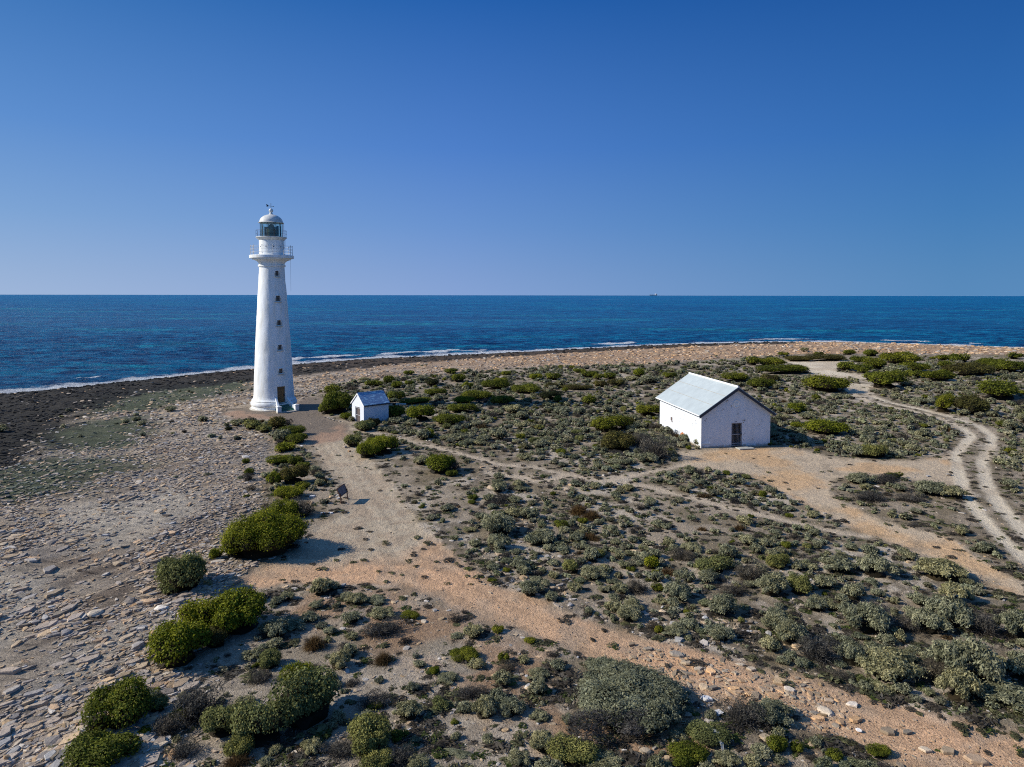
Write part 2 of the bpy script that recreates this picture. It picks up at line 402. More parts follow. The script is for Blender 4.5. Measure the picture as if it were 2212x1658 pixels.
def water_mat():
    m, n, b = mat('sea_water', .34, .18)
    b.inputs['IOR'].default_value = 1.33
    p = pos(n)
    big = nz(n, pos(n, (.6, 1.6, 1)), .012, 4, .6)
    c = ramp(n, [(.36, (.001, .068, .190)), (.55, (.001, .100, .240)), (.68, (.004, .170, .255))], big).outputs[0]
    wv = pos(n, (.55, 1.5, 1), (0, 0, math.radians(-12)))
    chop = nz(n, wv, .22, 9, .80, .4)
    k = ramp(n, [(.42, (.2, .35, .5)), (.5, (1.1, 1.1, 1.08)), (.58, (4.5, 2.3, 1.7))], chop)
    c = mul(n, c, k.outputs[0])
    # foam: by distance from the shore (attribute), broken up by noise
    a = N(n, 'ShaderNodeAttribute', attribute_name='off'); 
    fo = nz(n, pos(n, (.6, 1.2, 1)), .40, 8, .85, .8)
    fo2 = nz(n, pos(n, (.8, 1.2, 1)), 1.6, 6, .8, 1.0); fa = N(n, 'ShaderNodeMath', operation='MULTIPLY_ADD'); fa.inputs[1].default_value = .55; n.links.new(fo2, fa.inputs[0]); n.links.new(fo, fa.inputs[2]); fo = fa.outputs[0]
    f1 = N(n, 'ShaderNodeMapRange'); f1.inputs['From Min'].default_value = 0; f1.inputs['From Max'].default_value = 6.5; f1.inputs['To Min'].default_value = .66; f1.inputs['To Max'].default_value = .02
    n.links.new(a.outputs['Fac'], f1.inputs[0])
    ad = N(n, 'ShaderNodeMath', operation='ADD'); n.links.new(f1.outputs[0], ad.inputs[0]); n.links.new(fo, ad.inputs[1])
    fr = N(n, 'ShaderNodeMapRange'); fr.inputs['From Min'].default_value = 1.06; fr.inputs['From Max'].default_value = 1.22; n.links.new(ad.outputs[0], fr.inputs[0])
    # whitecaps far out
    wc = nz(n, pos(n, (.6, 1.4, 1)), .22, 8, .82)
    zone = nz(n, pos(n, (.25, 1.3, 1)), .006, 2, .5)
    pr = N(n, 'ShaderNodeMath', operation='ADD'); n.links.new(wc, pr.inputs[0]); n.links.new(zone, pr.inputs[1])
    wr = ramp(n, [(1.0, (0, 0, 0)), (1.0, (0, 0, 0))], pr.outputs[0])
    mr = N(n, 'ShaderNodeMapRange'); mr.inputs['From Min'].default_value = 1.27; mr.inputs['From Max'].default_value = 1.33; n.links.new(pr.outputs[0], mr.inputs[0])
    mxm = N(n, 'ShaderNodeMath', operation='MAXIMUM'); n.links.new(mr.outputs[0], mxm.inputs[0]); n.links.new(fr.outputs[0], mxm.inputs[1])
    c = mixc(n, mxm.outputs[0], c, (.72, .76, .8))
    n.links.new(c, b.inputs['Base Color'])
    rr = N(n, 'ShaderNodeMapRange'); rr.inputs['To Min'].default_value = .34; rr.inputs['To Max'].default_value = .8; n.links.new(mxm.outputs[0], rr.inputs[0]); n.links.new(rr.outputs[0], b.inputs['Roughness'])
    q = bump(n, None, chop, 1, 3)
    bump(n, b, nz(n, wv, 1.2, 4, .65), .5, .3, q)
    return m
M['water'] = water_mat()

# ------------------------------------------------------------------ regions of the ground (traced, then laid on the terrain)
D = 'D'
R = {}
R['gravel_yard'] = wpoly(D, [(478, 896), (500, 886), (545, 880), (640, 868), (665, 858), (697, 858), (697, 884), (706, 903), (757, 915), (758, 932), (745, 950), (700, 958), (670, 962), (658, 945), (645, 918), (610, 908), (560, 905), (505, 905)])
R['gravel_path'] = wpoly(D, [(660, 948), (700, 945), (750, 938), (775, 944), (790, 985), (815, 1015), (850, 1055), (880, 1100), (905, 1140), (940, 1168), (870, 1215), (700, 1220), (600, 1228), (575, 1222), (640, 1190), (655, 1165), (700, 1125), (740, 1108), (752, 1085), (745, 1060), (715, 1022), (688, 990), (668, 962)])
R['dirt_road'] = wpoly(D, [(575, 1222), (700, 1218), (870, 1213), (940, 1168), (1000, 1215), (1050, 1252), (1100, 1275), (1200, 1312), (1300, 1350), (1420, 1385), (1530, 1408), (1700, 1455), (1850, 1500), (2000, 1538), (2212, 1592), (2700, 1700), (2700, 2200), (2212, 1740), (1960, 1662), (1880, 1632), (1750, 1582), (1600, 1542), (1480, 1502), (1370, 1452), (1260, 1420), (1180, 1382), (1100, 1352), (1020, 1338), (960, 1302), (900, 1278), (800, 1262), (700, 1256), (600, 1264), (500, 1278), (520, 1252)])
def strip(v, pts, wd):
    """a track: centre line (photograph) with world widths -> (polyline, width)"""
    return wpoly(v, pts), wd
FOOT = [strip(D, [(755, 925), (800, 935), (860, 946), (940, 966), (1010, 985), (1080, 1004), (1160, 1010), (1200, 1021), (1280, 1037), (1340, 1044), (1400, 1051), (1440, 1064), (1500, 1078), (1600, 1103), (1700, 1125), (1800, 1148), (1870, 1158)], .62),
        strip(D, [(1310, 1036), (1380, 1024), (1450, 1010), (1520, 996), (1560, 985)], .7),
        strip(D, [(1060, 1022), (1120, 1030), (1160, 1040), (1210, 1030)], .9)]
R['sand_road'] = wpoly(D, [(1470, 976), (1520, 973), (1680, 967), (1740, 975), (1800, 990), (1880, 995), (1990, 994), (2049, 985), (2053, 981), (2062, 1023), (2079, 1062), (2062, 1062), (2015, 1045), (1951, 1032), (1879, 1024), (1823, 1028), (1789, 1045), (1793, 1073), (1857, 1107), (1925, 1133), (1994, 1146), (2036, 1159), (2100, 1201), (2212, 1265), (2700, 1500), (2700, 1600), (2212, 1293), (2143, 1266), (2079, 1229), (2015, 1211), (1951, 1181), (1857, 1148), (1823, 1130), (1738, 1087), (1653, 1040), (1600, 1022), (1520, 1010), (1475, 1005)])
TRK = [strip('7', [(960, 460), (975, 495), (1100, 556), (1300, 600), (1500, 640), (1650, 690), (1780, 750), (1840, 800), (1770, 880), (1720, 950), (1745, 1060), (1790, 1198)], .95),
       strip('7', [(1080, 440), (1065, 480), (1130, 520), (1250, 562), (1500, 615), (1700, 665), (1880, 725), (1985, 800), (1960, 900), (1910, 980), (1930, 1080), (1965, 1198)], .95),
       strip(D, [(2077, 1050), (2104, 1098), (2134, 1132), (2164, 1162), (2212, 1206), (2350, 1330)], .9), strip(D, [(2130, 1050), (2165, 1100), (2212, 1150), (2350, 1260)], 1.1),
       strip('7', [(1100, 385), (1300, 398), (1500, 408), (1800, 405), (2212, 413), (2600, 420)], 1.0),
       strip('7', [(880, 282), (1000, 284), (1120, 290)], 1.2), strip('7', [(500, 268), (700, 272), (900, 282)], 1.6)]
R['sand_track'] = wpoly('7', [(490, 262), (930, 272), (890, 300), (865, 340), (1100, 372), (1320, 392), (1100, 400), (930, 385), (930, 425), (1120, 432), (1090, 500), (960, 490), (900, 420), (840, 390), (740, 405), (700, 350), (640, 305), (560, 285)])
R['rocky_shore'] = wpoly(D, [(2800, 785), (2212, 768), (1900, 763), (1700, 766), (1600, 772), (1450, 784), (1250, 792), (1100, 796), (1000, 804), (860, 815), (760, 825), (700, 836), (665, 856), (640, 866), (545, 880), (492, 888), (478, 898), (520, 915), (560, 935), (590, 962), (590, 990), (570, 1015), (545, 1060), (560, 1100), (530, 1130), (455, 1175), (470, 1215), (560, 1230), (520, 1256), (480, 1290), (400, 1375), (325, 1440), (360, 1475), (250, 1520), (310, 1600), (330, 1700), (330, 2600), (-1500, 2600), (-1500, 1170), (-800, 970), (-350, 890), (0, 840), (545, 780), (1000, 757), (1500, 736), (1800, 731), (2212, 742), (2800, 765)])
R['dark'] = wpoly(D, [(-900, 1080), (-300, 1040), (0, 1005), (60, 962), (90, 922), (150, 892), (220, 866), (300, 851), (380, 839), (460, 831), (545, 822), (640, 812), (760, 796), (900, 783), (1050, 773), (1200, 763), (1400, 753), (1550, 746), (1700, 742.5), (1700, 735), (1400, 738), (1000, 757), (545, 785), (300, 805), (0, 835), (-350, 880), (-900, 990)])
R['algae'] = [wpoly(D, [(-400, 1110), (0, 1080), (60, 1072), (150, 1055), (170, 1030), (260, 1010), (230, 995), (150, 1000), (60, 1005), (0, 1025), (-400, 1060)]),
              wpoly(D, [(90, 950), (110, 937), (200, 915), (280, 905), (290, 935), (250, 965), (170, 965)]),
              wpoly(D, [(200, 872), (240, 851), (330, 838), (520, 824), (500, 845), (400, 862), (300, 885), (230, 890)])]
R['pale'] = [wpoly(D, [(90, 1130), (160, 1095), (300, 1085), (360, 1060), (420, 1070), (440, 1110), (330, 1140), (260, 1190), (180, 1180)]), wpoly(D, [(-200, 1240), (0, 1220), (120, 1250), (110, 1300), (60, 1390), (-100, 1450)]), wpoly(D, [(40, 1500), (200, 1380), (300, 1350), (310, 1400), (200, 1500), (60, 1560)])]
R['island'] = wpoly(D, [(1793, 1050), (1823, 1030), (1879, 1026), (1951, 1034), (2015, 1047), (2060, 1064), (2085, 1085), (2120, 1127), (2137, 1152), (2162, 1178), (2212, 1230), (2212, 1258), (2100, 1198), (2036, 1156), (1994, 1143), (1925, 1130), (1857, 1104), (1797, 1072)])
R['slabby'] = wpoly(D, [(1350, 1400), (1530, 1412), (1700, 1460), (1800, 1500), (1850, 1560), (1800, 1590), (1750, 1580), (1600, 1540), (1480, 1500), (1380, 1450)])
R['rubble'] = [wpoly('M', [(650, 1250), (900, 800), (1080, 640), (1250, 560), (1500, 700), (1650, 950), (1750, 1327), (1250, 1327), (1000, 1250)]), wpoly('4', [(560, 560), (800, 690), (1150, 690), (1500, 860), (1400, 900), (1000, 880), (600, 750)]),
               wpoly('M', [(680, 120), (900, 180), (1300, 260), (1700, 330), (1600, 420), (1000, 400), (700, 300)])]
R['browncover'] = [wpoly('3', [(200, 620), (700, 560), (1100, 590), (1500, 800), (1870, 960), (1870, 1250), (1500, 1400), (1300, 1200), (1000, 1000), (600, 950), (250, 900)]), wpoly('4', [(0, 900), (500, 1000), (1000, 1250), (1500, 1300), (1714, 1400), (1714, 1800), (0, 1800)]),
                   wpoly('5', [(700, 1500), (400, 1480), (0, 1500), (0, 1800), (1000, 1800)])]
# ------------------------------------------------------------------ the ground
def region_fields(x, y):
    """soft membership 0..1 of each traced region, edges roughened by noise"""
    nx_, ny_ = fbm(x / .8, y / .8, 21, 3) - .5, fbm(x / .8, y / .8, 31, 3) - .5
    wx = x + .75 * nx_; wy = y + .75 * ny_; tx = x + .3 * nx_; ty = y + .3 * ny_
    Fd = {}
    for k in ('gravel_yard', 'gravel_path', 'dirt_road', 'sand_road', 'sand_track', 'rocky_shore', 'dark', 'island', 'slabby'):
        Fd[k] = poly_sdf(wx, wy, R[k])
    for k in ('algae', 'pale', 'rubble', 'browncover'):
        Fd[k] = np.max([poly_sdf(wx, wy, P) for P in R[k]], axis=0)
    Fd['footpath'] = np.max([w_ * .5 - poly_sdf(tx, ty, P, closed=False) for P, w_ in FOOT], axis=0)
    Fd['tracks'] = np.max([w_ * .42 - poly_sdf(tx, ty, P, closed=False) for P, w_ in TRK], axis=0)
    Fd['shore'] = shore_d(x, y)
    return Fd
def path_sd(Fd):
    isl = -Fd['island']
    return np.max([Fd['gravel_yard'], Fd['gravel_path'], Fd['dirt_road'], np.minimum(Fd['sand_road'], isl), Fd['sand_track'], Fd['footpath'], Fd['tracks']], axis=0)
def ground_color(x, y, Fd):
    n1 = fbm(x / 3.5, y / 3.5, 41, 5); n2 = fbm(x / .7, y / .7, 51, 4); n3 = fbm(x / 11, y / 11, 61, 3)
    c = mix(np.array([.182, .153, .121]) * np.ones(x.shape + (3,)), (.25, .22, .185), sstep(.48, .62, n1))
    c = mix(c, (.075, .062, .046), .75 * sstep(.46, .58, n2) * sstep(.30, .5, n3))
    bl = sstep(-14, -6, -x) * 0 + sstep(4, -2, x) * sstep(34, 28, y)
    c = mix(c, (.20, .175, .148), .55 * bl)
    c = mix(c, (.095, .078, .052), (.75 - .3 * bl) * sstep(.48, .62, fbm(x / 1.6, y / 1.6, 66, 4)))
    c = mix(c, (.20, .115, .065), .55 * sstep(-1, 1.5, Fd['browncover']) * sstep(.4, .6, fbm(x / 2.5, y / 2.5, 71, 4)))
    c = mix(c, (.105, .085, .06), .75 * sstep(-.5, .8, Fd['island']) * sstep(.35, .55, n1))
    # rocky shore
    s = Fd['rocky_shore']; sh = Fd['shore']
    X0, Y0 = np.cos(STRIKE), np.sin(STRIKE); u = x * X0 + y * Y0; v = -x * Y0 + y * X0
    sn = fbm(u / 4.5, v / 1.1, 81, 5)
    rock = mix(np.array([.148, .118, .095]) * np.ones(x.shape + (3,)), (.275, .232, .190), sstep(.4, .65, sn))
    rock = mix(rock, (.235, .215, .20), .6 * sstep(.55, .7, fbm(x / 5, y / 5, 86, 3)))
    far = sstep(105, 150, y)
    rock = mix(rock, (.25, .165, .105), far * .85)
    rock = mix(rock, (.36, .325, .28), .8 * sstep(-1.5, 1.5, Fd['pale']))
    al = sstep(-4.5, .5, Fd['algae'] + 4 * (fbm(x / 2.2, y / 2.2, 91, 4) - .5))
    rock = mix(rock, (.035, .050, .028), .88 * al)
    dk = sstep(-4.2, -.2, Fd['dark'] + 7 * (fbm(x / 2.5, y / 2.5, 95, 4) - .5)) * (1 - .1 * far)
    rock = mix(rock, (.0125, .012, .010), .95 * dk)
    rock = mix(rock, (.008, .009, .009), sstep(5, 1, sh))
    c = mix(c, rock, sstep(-.8, .8, s))
    c = mix(c, (.06, .06, .045), sstep(0, -2, sh))
    # ways
    c = mix(c, (.285, .24, .19), sstep(-.28, .2, Fd['footpath'] + .25 * (n2 - .5)) * .95)
    sand = mix(np.array([.30, .245, .185]) * np.ones(x.shape + (3,)), (.33, .225, .135), sstep(.45, .62, n1))
    c = mix(c, sand, sstep(-.4, .3, np.minimum(Fd['sand_road'], -Fd['island'])) * (.92 - .3 * sstep(.56, .68, n2)))
    pale = mix(np.array([.36, .32, .26]) * np.ones(x.shape + (3,)), (.30, .255, .20), sstep(.4, .62, n1))
    c = mix(c, pale, sstep(-.5, .4, Fd['sand_track']))
    c = mix(c, pale, sstep(-.22, .18, Fd['tracks']) * .95)
    gp = mix(np.array([.265, .225, .175]) * np.ones(x.shape + (3,)), (.235, .19, .145), sstep(.45, .6, n2))
    kp = sstep(-.5, .4, Fd['gravel_path'])
    c = mix(c, gp, kp)
    dr = mix(np.array([.312, .208, .136]) * np.ones(x.shape + (3,)), (.338, .218, .140), sstep(.42, .6, n1))
    dr = mix(dr, (.25, .185, .135), .7 * sstep(.5, .66, fbm(x / 1.2, y / 1.2, 101, 4)))
    kd = sstep(-1.2, 1.0, Fd['dirt_road'] + 1.5 * (n1 - .5)) * sstep(-.35, .3, np.maximum(Fd['dirt_road'], Fd['gravel_path']))
    c = mix(c, dr, kd)
    st_ = 0
    for P_ in ROADC:
        dc_ = poly_sdf(x + .5 * (n1 - .5), y, P_, closed=False); st_ = st_ + (fbm(dc_ / .34, (x + y) / 14, 121, 2) - .5) * sstep(4.5, 2.5, dc_)
    c = c * (1 + .42 * st_ * np.maximum(kp, kd))[..., None]
    gy = mix(np.array([.105, .088, .075]) * np.ones(x.shape + (3,)), (.20, .135, .10), sstep(.52, .66, n1))
    ky = sstep(-.7, .7, Fd['gravel_yard'] + 1.0 * (n2 - .5))
    c = mix(c, gy, ky * .92)
    # dark litter and mats left along the ways
    return np.clip(c * np.array([2.02, 1.94, 1.74]), .004, .9)
ROADC = [wpoly(D, [(715, 960), (760, 1020), (810, 1080), (850, 1140), (900, 1200), (1000, 1262), (1100, 1310), (1300, 1385), (1500, 1450), (1700, 1515), (1950, 1590), (2300, 1700)]), wpoly(D, [(560, 1245), (700, 1238), (850, 1235), (950, 1255)])]
def build_ground():
    t = np.concatenate([np.linspace(-1.55, -.86, 60, endpoint=False), np.linspace(-.86, .86, 660, endpoint=False), np.linspace(.86, 1.55, 60)])
    yd = np.concatenate([np.linspace(5200, 2050, 40, endpoint=False), np.linspace(2050, 900, 330, endpoint=False), np.linspace(900, 700, 150, endpoint=False), np.linspace(700, 645, 25)])
    Y = CAMH * F / (yd - 635.8)
    T, YY = np.meshgrid(t, Y); X = T * YY
    x = X.ravel(); y = YY.ravel()
    # even cells further from the camera and no straight border: jitter is not needed, the sheet is smooth
    Fd = region_fields(x, y); d = Fd['shore']
    z = tz(x, y, d)
    z = z + relief(x, y, d, Fd['rocky_shore'])
    p = path_sd(Fd); z = z - .05 * sstep(-.3, .4, p)
    col = ground_color(x, y, Fd)
    nr, nc = X.shape
    idx = np.arange(nr * nc).reshape(nr, nc)
    Q = np.stack([idx[:-1, :-1], idx[:-1, 1:], idx[1:, 1:], idx[1:, :-1]], -1).reshape(-1, 4)
    qd = d[Q].mean(1); Q = Q[qd > -30]
    f = {k: Fd[k][Q].mean(1) for k in Fd}
    cls = np.zeros(len(Q), int)
    cls[f['rocky_shore'] > 0] = 1; cls[f['shore'] < 0] = 1
    cls[np.minimum(f['sand_road'], -f['island']) > 0] = 2
    cls[f['sand_track'] > 0] = 3; cls[f['tracks'] > 0] = 3
    cls[f['footpath'] > 0] = 4; cls[f['gravel_path'] > 0] = 5; cls[f['dirt_road'] > 0] = 6; cls[f['gravel_yard'] > 0] = 7
    V = np.stack([x, y, z], 1)
    names = ['ground', 'rocky_shore', 'sand_road', 'sand_track', 'footpath', 'gravel_path', 'dirt_road', 'gravel_yard']
    for i, nm in enumerate(names):
        q = Q[cls == i]
        if not len(q): continue
        used, inv = np.unique(q, return_inverse=True)
        me = mesh_np(nm, V[used], [inv.reshape(-1, 4)], col[used], smooth=True, mat=M['shelf'] if i == 1 else M['earth'])
        tag(put(nm, me), kind='structure')
build_ground()

def build_water():
    t = np.linspace(-1.6, 1.6, 900)
    Y = np.concatenate([np.linspace(40, 95, 40, endpoint=False), np.linspace(95, 400, 560, endpoint=False), 400 * (14000 / 400) ** np.linspace(0, 1, 140)])
    T, YY = np.meshgrid(t, Y); x = (T * YY).ravel(); y = YY.ravel()
    off = -shore_d(x, y)
    fade = sstep(390, 170, y) * sstep(0, 4, off)
    sw = .22 * np.sin((y + .22 * x) * .62 + 5 * fbm(x / 22, y / 12, 201, 3)) * (.4 + fbm(x / 40, y / 15, 203, 2)) + .95 * (fbm(x / 6 + y / 20, y / 2.3, 205, 4) - .5) + .42 * (fbm(x / 1.9, y / .95, 215, 3) - .5)
    z = SEA + fade * sw * .8
    # a low breaker standing off the rocks
    z = z + .35 * np.exp(-((off - 7 - 5 * fbm(x / 9, y / 9, 207, 2)) / 1.1) ** 2) * sstep(.45, .6, fbm(x / 16, y / 16, 209, 2))
    nr, nc = T.shape; idx = np.arange(nr * nc).reshape(nr, nc)
    Q = np.stack([idx[:-1, :-1], idx[:-1, 1:], idx[1:, 1:], idx[1:, :-1]], -1).reshape(-1, 4)
    Q = Q[off[Q].max(1) > -3]
    used, inv = np.unique(Q, return_inverse=True)
    brk = 6.5 - 13 * sstep(.52, .64, fbm(x / 16, y / 16, 209, 2)) * np.exp(-((off - 8 - 5 * fbm(x / 9, y / 9, 207, 2)) / 1.6) ** 2) 
    wid = 4.5 + 6 * fbm(x / 18, y / 18, 211, 2)
    offv = np.minimum(off * 5.5 / wid, np.maximum(brk, 1.2))
    me = mesh_np('sea', np.stack([x, y, z], 1)[used], [inv.reshape(-1, 4)], smooth=True, mat=M['water'])
    a = me.attributes.new('off', 'FLOAT', 'POINT'); a.data.foreach_set('value', offv[used].astype(np.float32))
    tag(put('sea', me), kind='structure')
build_water()

# ------------------------------------------------------------------ lighthouse
def lighthouse():
    L = empty('lighthouse', (LH[0], LH[1], 0))
    tag(L, 'tall white round lighthouse tower with railed gallery and glazed lantern', 'lighthouse')
    view = math.atan2(-LH[1], -LH[0]); A = view + math.radians(22)       # direction the door and windows face
    prof = [(0, 16.94), (1.43, 16.94), (1.50, 15.6), (1.645, 13.6), (1.80, 11.0), (1.985, 8.36), (2.13, 5.2), (2.24, 2.9), (2.31, 1.4), (2.31, -.2), (0, -.2)]
    # finer rows so that the render is gently uneven
    pr = []
    for (r0, z0), (r1, z1) in zip(prof, prof[1:]):
        k = max(1, int(abs(z1 - z0) / .3))
        pr += [(r0 + (r1 - r0) * i / k, z0 + (z1 - z0) * i / k) for i in range(k)]
    pr.append(prof[-1])
    bm = bmesh.new(); add_lathe(bm, pr, 96)
    for v in bm.verts:
        if abs(v.co.x) + abs(v.co.y) > .1 and 0 < v.co.z < 16.5:
            n_ = mnoise.noise(v.co * 1.1) * .03 + mnoise.noise(v.co * 3.2) * .018
            r = math.hypot(v.co.x, v.co.y); v.co.x *= 1 + n_ / r; v.co.y *= 1 + n_ / r
    bmesh.ops.recalc_face_normals(bm, faces=bm.faces)
    sh = bpy.data.meshes.new('tower'); bm.to_mesh(sh); bm.free()
    def surf(z):
        for (r0, z0), (r1, z1) in zip(prof[1:], prof[2:]):
            if z1 <= z <= z0: return r0 + (r1 - r0) * (z0 - z) / (z0 - z1 + 1e-9)
        return 2.3
    ca, sa = math.cos(A), math.sin(A)
    W = [(16.1, .42, .56), (13.15, .50, .62), (10.27, .46, .58), (7.37, .46, .58), (4.58, .44, .56)]
    cut = bmesh.new()
    for z, wd, ht in W:
        r = surf(z); add_box(cut, (r * ca, r * sa, z), (.6, wd, ht), A)
    r = surf(1.8); add_box(cut, (r * ca, r * sa, 1.78), (.7, .98, 1.96), A)
    sh = bool_cut(sh, cut)
    for p in sh.polygons: p.use_smooth = True
    bm = bmesh.new(); bm.from_mesh(sh)
    for e in bm.edges:
        if len(e.link_faces) == 2 and e.calc_face_angle(0) > math.radians(30): e.smooth = False
    bm.to_mesh(sh); bm.free()
    sh.materials.clear(); put('tower', sh, M['tower'], L)
    for i, (z, wd, ht) in enumerate(W):
        r = surf(z)
        wo_ = put('window', _win(wd, ht), M['oldwood'], L); wo_.location = ((r - .2) * ca, (r - .2) * sa, z); wo_.rotation_euler = (0, 0, A)
        bm = bmesh.new(); add_box(bm, (-.02, 0, 0), (.02, wd - .06, ht - .06)); put('pane', bm_mesh('pane', bm), M['pane'], wo_)
        bm = bmesh.new(); add_box(bm, (.25, 0, -ht / 2 - .12), (.16, wd + .34, .10), bevel=.015); put('sill', bm_mesh('sill', bm), M['tower'], wo_)
        bm = bmesh.new()
        add_box(bm, (.215, 0, ht / 2 + .06), (.06, wd + .2, .09)); 
        for s in (-1, 1): add_box(bm, (.215, s * (wd / 2 + .045), -.0), (.06, .085, ht + .02))
        put('surround', bm_mesh('surround', bm), M['tower'], wo_)
    # door
    dr = 2.3
    bm = bmesh.new()
    for k in range(5): add_box(bm, (0, -.36 + .18 * k, 0), (.05, .172, 1.86))
    for z in (-.7, .65): add_box(bm, (.04, 0, z), (.03, .86, .11))
    d = put('door', bm_mesh('door', bm), M['wood'], L); d.location = ((dr - .28) * ca, (dr - .28) * sa, 1.75); d.rotation_euler = (0, 0, A)
    bm = bmesh.new(); add_box(bm, (.06, .32, -.05), (.08, .05, .14)); put('handle', bm_mesh('handle', bm), M['darkmetal'], d)
    # plinth and mouldings
    bm = bmesh.new()
    add_lathe(bm, [(2.2, -.25), (2.80, -.25), (2.78, .03), (2.56, .07), (2.54, .36), (2.60, .40), (2.65, .50), (2.65, .74), (2.60, .84), (2.50, .88), (2.50, .93), (2.54, .96), (2.54, 1.04), (2.48, 1.09), (2.40, 1.16), (2.34, 1.30), (2.32, 1.44), (2.2, 1.46)], 96, closed=True)
    pm = bpy.data.meshes.new('plinth'); bmesh.ops.recalc_face_normals(bm, faces=bm.faces); bm.to_mesh(pm); bm.free()
    cut = bmesh.new(); add_box(cut, (2.6 * ca, 2.6 * sa, 1.4), (1.4, 1.02, 1.3), A)
    pm = bool_cut(pm, cut); pm.materials.clear(); autosmooth(pm, 30); put('plinth', pm, M['tower'], L)
    # steps: a fan of green treads between two low walls that end in piers
    bm = bmesh.new(); n = 5; h = .78
    for k in range(n):
        r0 = 2.22 + (0 if k == 0 else .32 + .34 * (k - 1)); r1 = 2.22 + .32 + .34 * k; z1 = h - h * k / n; w0 = .50 + .085 * k
        top = h - (h / n) * k
        vs_ = [bm.verts.new(Vector((x_, y_, z_))) for z_ in (-.1, top) for x_, y_ in ((2.0, -w0), (r1, -w0 - .07), (r1, w0 + .07), (2.0, w0))]
        for f_ in ((0, 1, 2, 3), (4, 5, 6, 7), (0, 1, 5, 4), (1, 2, 6, 5), (2, 3, 7, 6), (3, 0, 4, 7)): bm.faces.new([vs_[q] for q in f_])
    st = put('steps', bm_mesh('steps', bm), M['green'], L); st.rotation_euler = (0, 0, A)
    bm = bmesh.new(); add_box(bm, (4.12, 0, -.02), (.62, 2.0, .14), bevel=.02)
    ks = put('step_slab', bm_mesh('step_slab', bm), M['concrete'], L); ks.rotation_euler = (0, 0, A)
    for s in (-1, 1):
        bm = bmesh.new(); pts = []
        for i in range(9):
            t_ = i / 8; r_ = 2.25 + 1.55 * t_; wdt = s * (.57 + .36 * t_ ** 1.6); top = .98 * (1 - t_) ** 1.25 + .50
            pts.append([bm.verts.new((r_, wdt - s * 0, -.15)), bm.verts.new((r_, wdt + s * .2, -.15)), bm.verts.new((r_, wdt + s * .2, top)), bm.verts.new((r_, wdt, top))])
        for a_, b_ in zip(pts, pts[1:]):
            for q in range(4): bm.faces.new((a_[q], a_[(q + 1) % 4], b_[(q + 1) % 4], b_[q]))
        bm.faces.new(pts[0]); bm.faces.new(pts[-1])
        sw_ = put('stair_wall', bm_mesh('stair_wall', bm), M['tower'], L); sw_.rotation_euler = (0, 0, A)
        bm = bmesh.new(); add_box(bm, (3.97, s * 1.06, .24), (.46, .46, .72), bevel=.01); add_box(bm, (3.97, s * 1.06, .645), (.56, .56, .09), bevel=.02)
        r = bmesh.ops.create_cone(bm, cap_ends=True, segments=4, radius1=.38, radius2=.12, depth=.09, matrix=Matrix.Translation((3.97, s * 1.06, .733)) @ Matrix.Rotation(math.pi / 4, 4, 'Z'))
        put('pier', bm_mesh('pier', bm), M['tower'], sw_)
    # head of the tower
    bm = bmesh.new()
    add_lathe(bm, [(0, 16.92), (1.56, 16.92), (1.56, 17.14), (1.44, 17.17), (1.47, 17.3), (1.58, 17.48), (1.76, 17.62), (2.02, 17.72), (2.18, 17.75), (2.19, 17.88), (2.52, 17.91), (2.54, 18.22), (2.50, 18.26), (0, 18.26)], 96)
    put('gallery', autosmooth(bm_mesh('gallery', bm), 25), M['tower'], L)
    bm = bmesh.new(); add_lathe(bm, [(0, 18.27), (1.50, 18.27), (1.50, 18.40), (1.41, 18.44), (1.40, 20.05), (0, 20.05)], 72)
    dm = put('lantern_base', autosmooth(bm_mesh('lantern_base', bm), 30), M['tower'], L)
    for k in range(10):
        a = 2 * math.pi * k / 10 + .2; bm = bmesh.new(); add_rod(bm, (1.39 * math.cos(a), 1.39 * math.sin(a), 19.25), (1.45 * math.cos(a), 1.45 * math.sin(a), 19.25), .05)
        put('vent', bm_mesh('vent', bm), M['darkmetal'], dm)
    bm = bmesh.new(); add_lathe(bm, [(0, 20.06), (1.42, 20.06), (1.74, 20.33), (1.77, 20.36), (1.77, 20.42), (1.74, 20.44), (0, 20.44)], 72)
    put('lantern_walkway', autosmooth(bm_mesh('lantern_walkway', bm), 30), M['domemat'], L)
    rl = put('railing', bm_rail(2.36, [18.62, 18.98, 19.33], .016), M['rail'], L)
    for k in range(12):
        a = view + .06 + 2 * math.pi * k / 12; c_, s_ = math.cos(a) * 2.36, math.sin(a) * 2.36
        bm = bmesh.new(); add_rod(bm, (c_, s_, 18.25), (c_, s_, 19.36), .034, 8, .024); bmesh.ops.create_icosphere(bm, subdivisions=1, radius=.055, matrix=Matrix.Translation((c_, s_, 19.39)))
        for z in (18.62, 18.98, 19.33): bmesh.ops.create_icosphere(bm, subdivisions=1, radius=.045, matrix=Matrix.Translation((c_, s_, z)))
        put('rail_post', bm_mesh('rail_post', bm), M['rail'], rl)
    ur = put('lantern_railing', bm_rail(1.73, [20.82, 21.22], .011), M['darkmetal'], L)
    for k in range(14):
        a = view + .2 + 2 * math.pi * k / 14; c_, s_ = math.cos(a) * 1.73, math.sin(a) * 1.73
        bm = bmesh.new(); add_rod(bm, (c_, s_, 20.42), (c_, s_, 21.23), .013, 6); put('rail_post', bm_mesh('rail_post', bm), M['darkmetal'], ur)
    # glazing, bars, curtains behind, lens
    ng = 10; gz0, gz1 = 20.47, 22.10
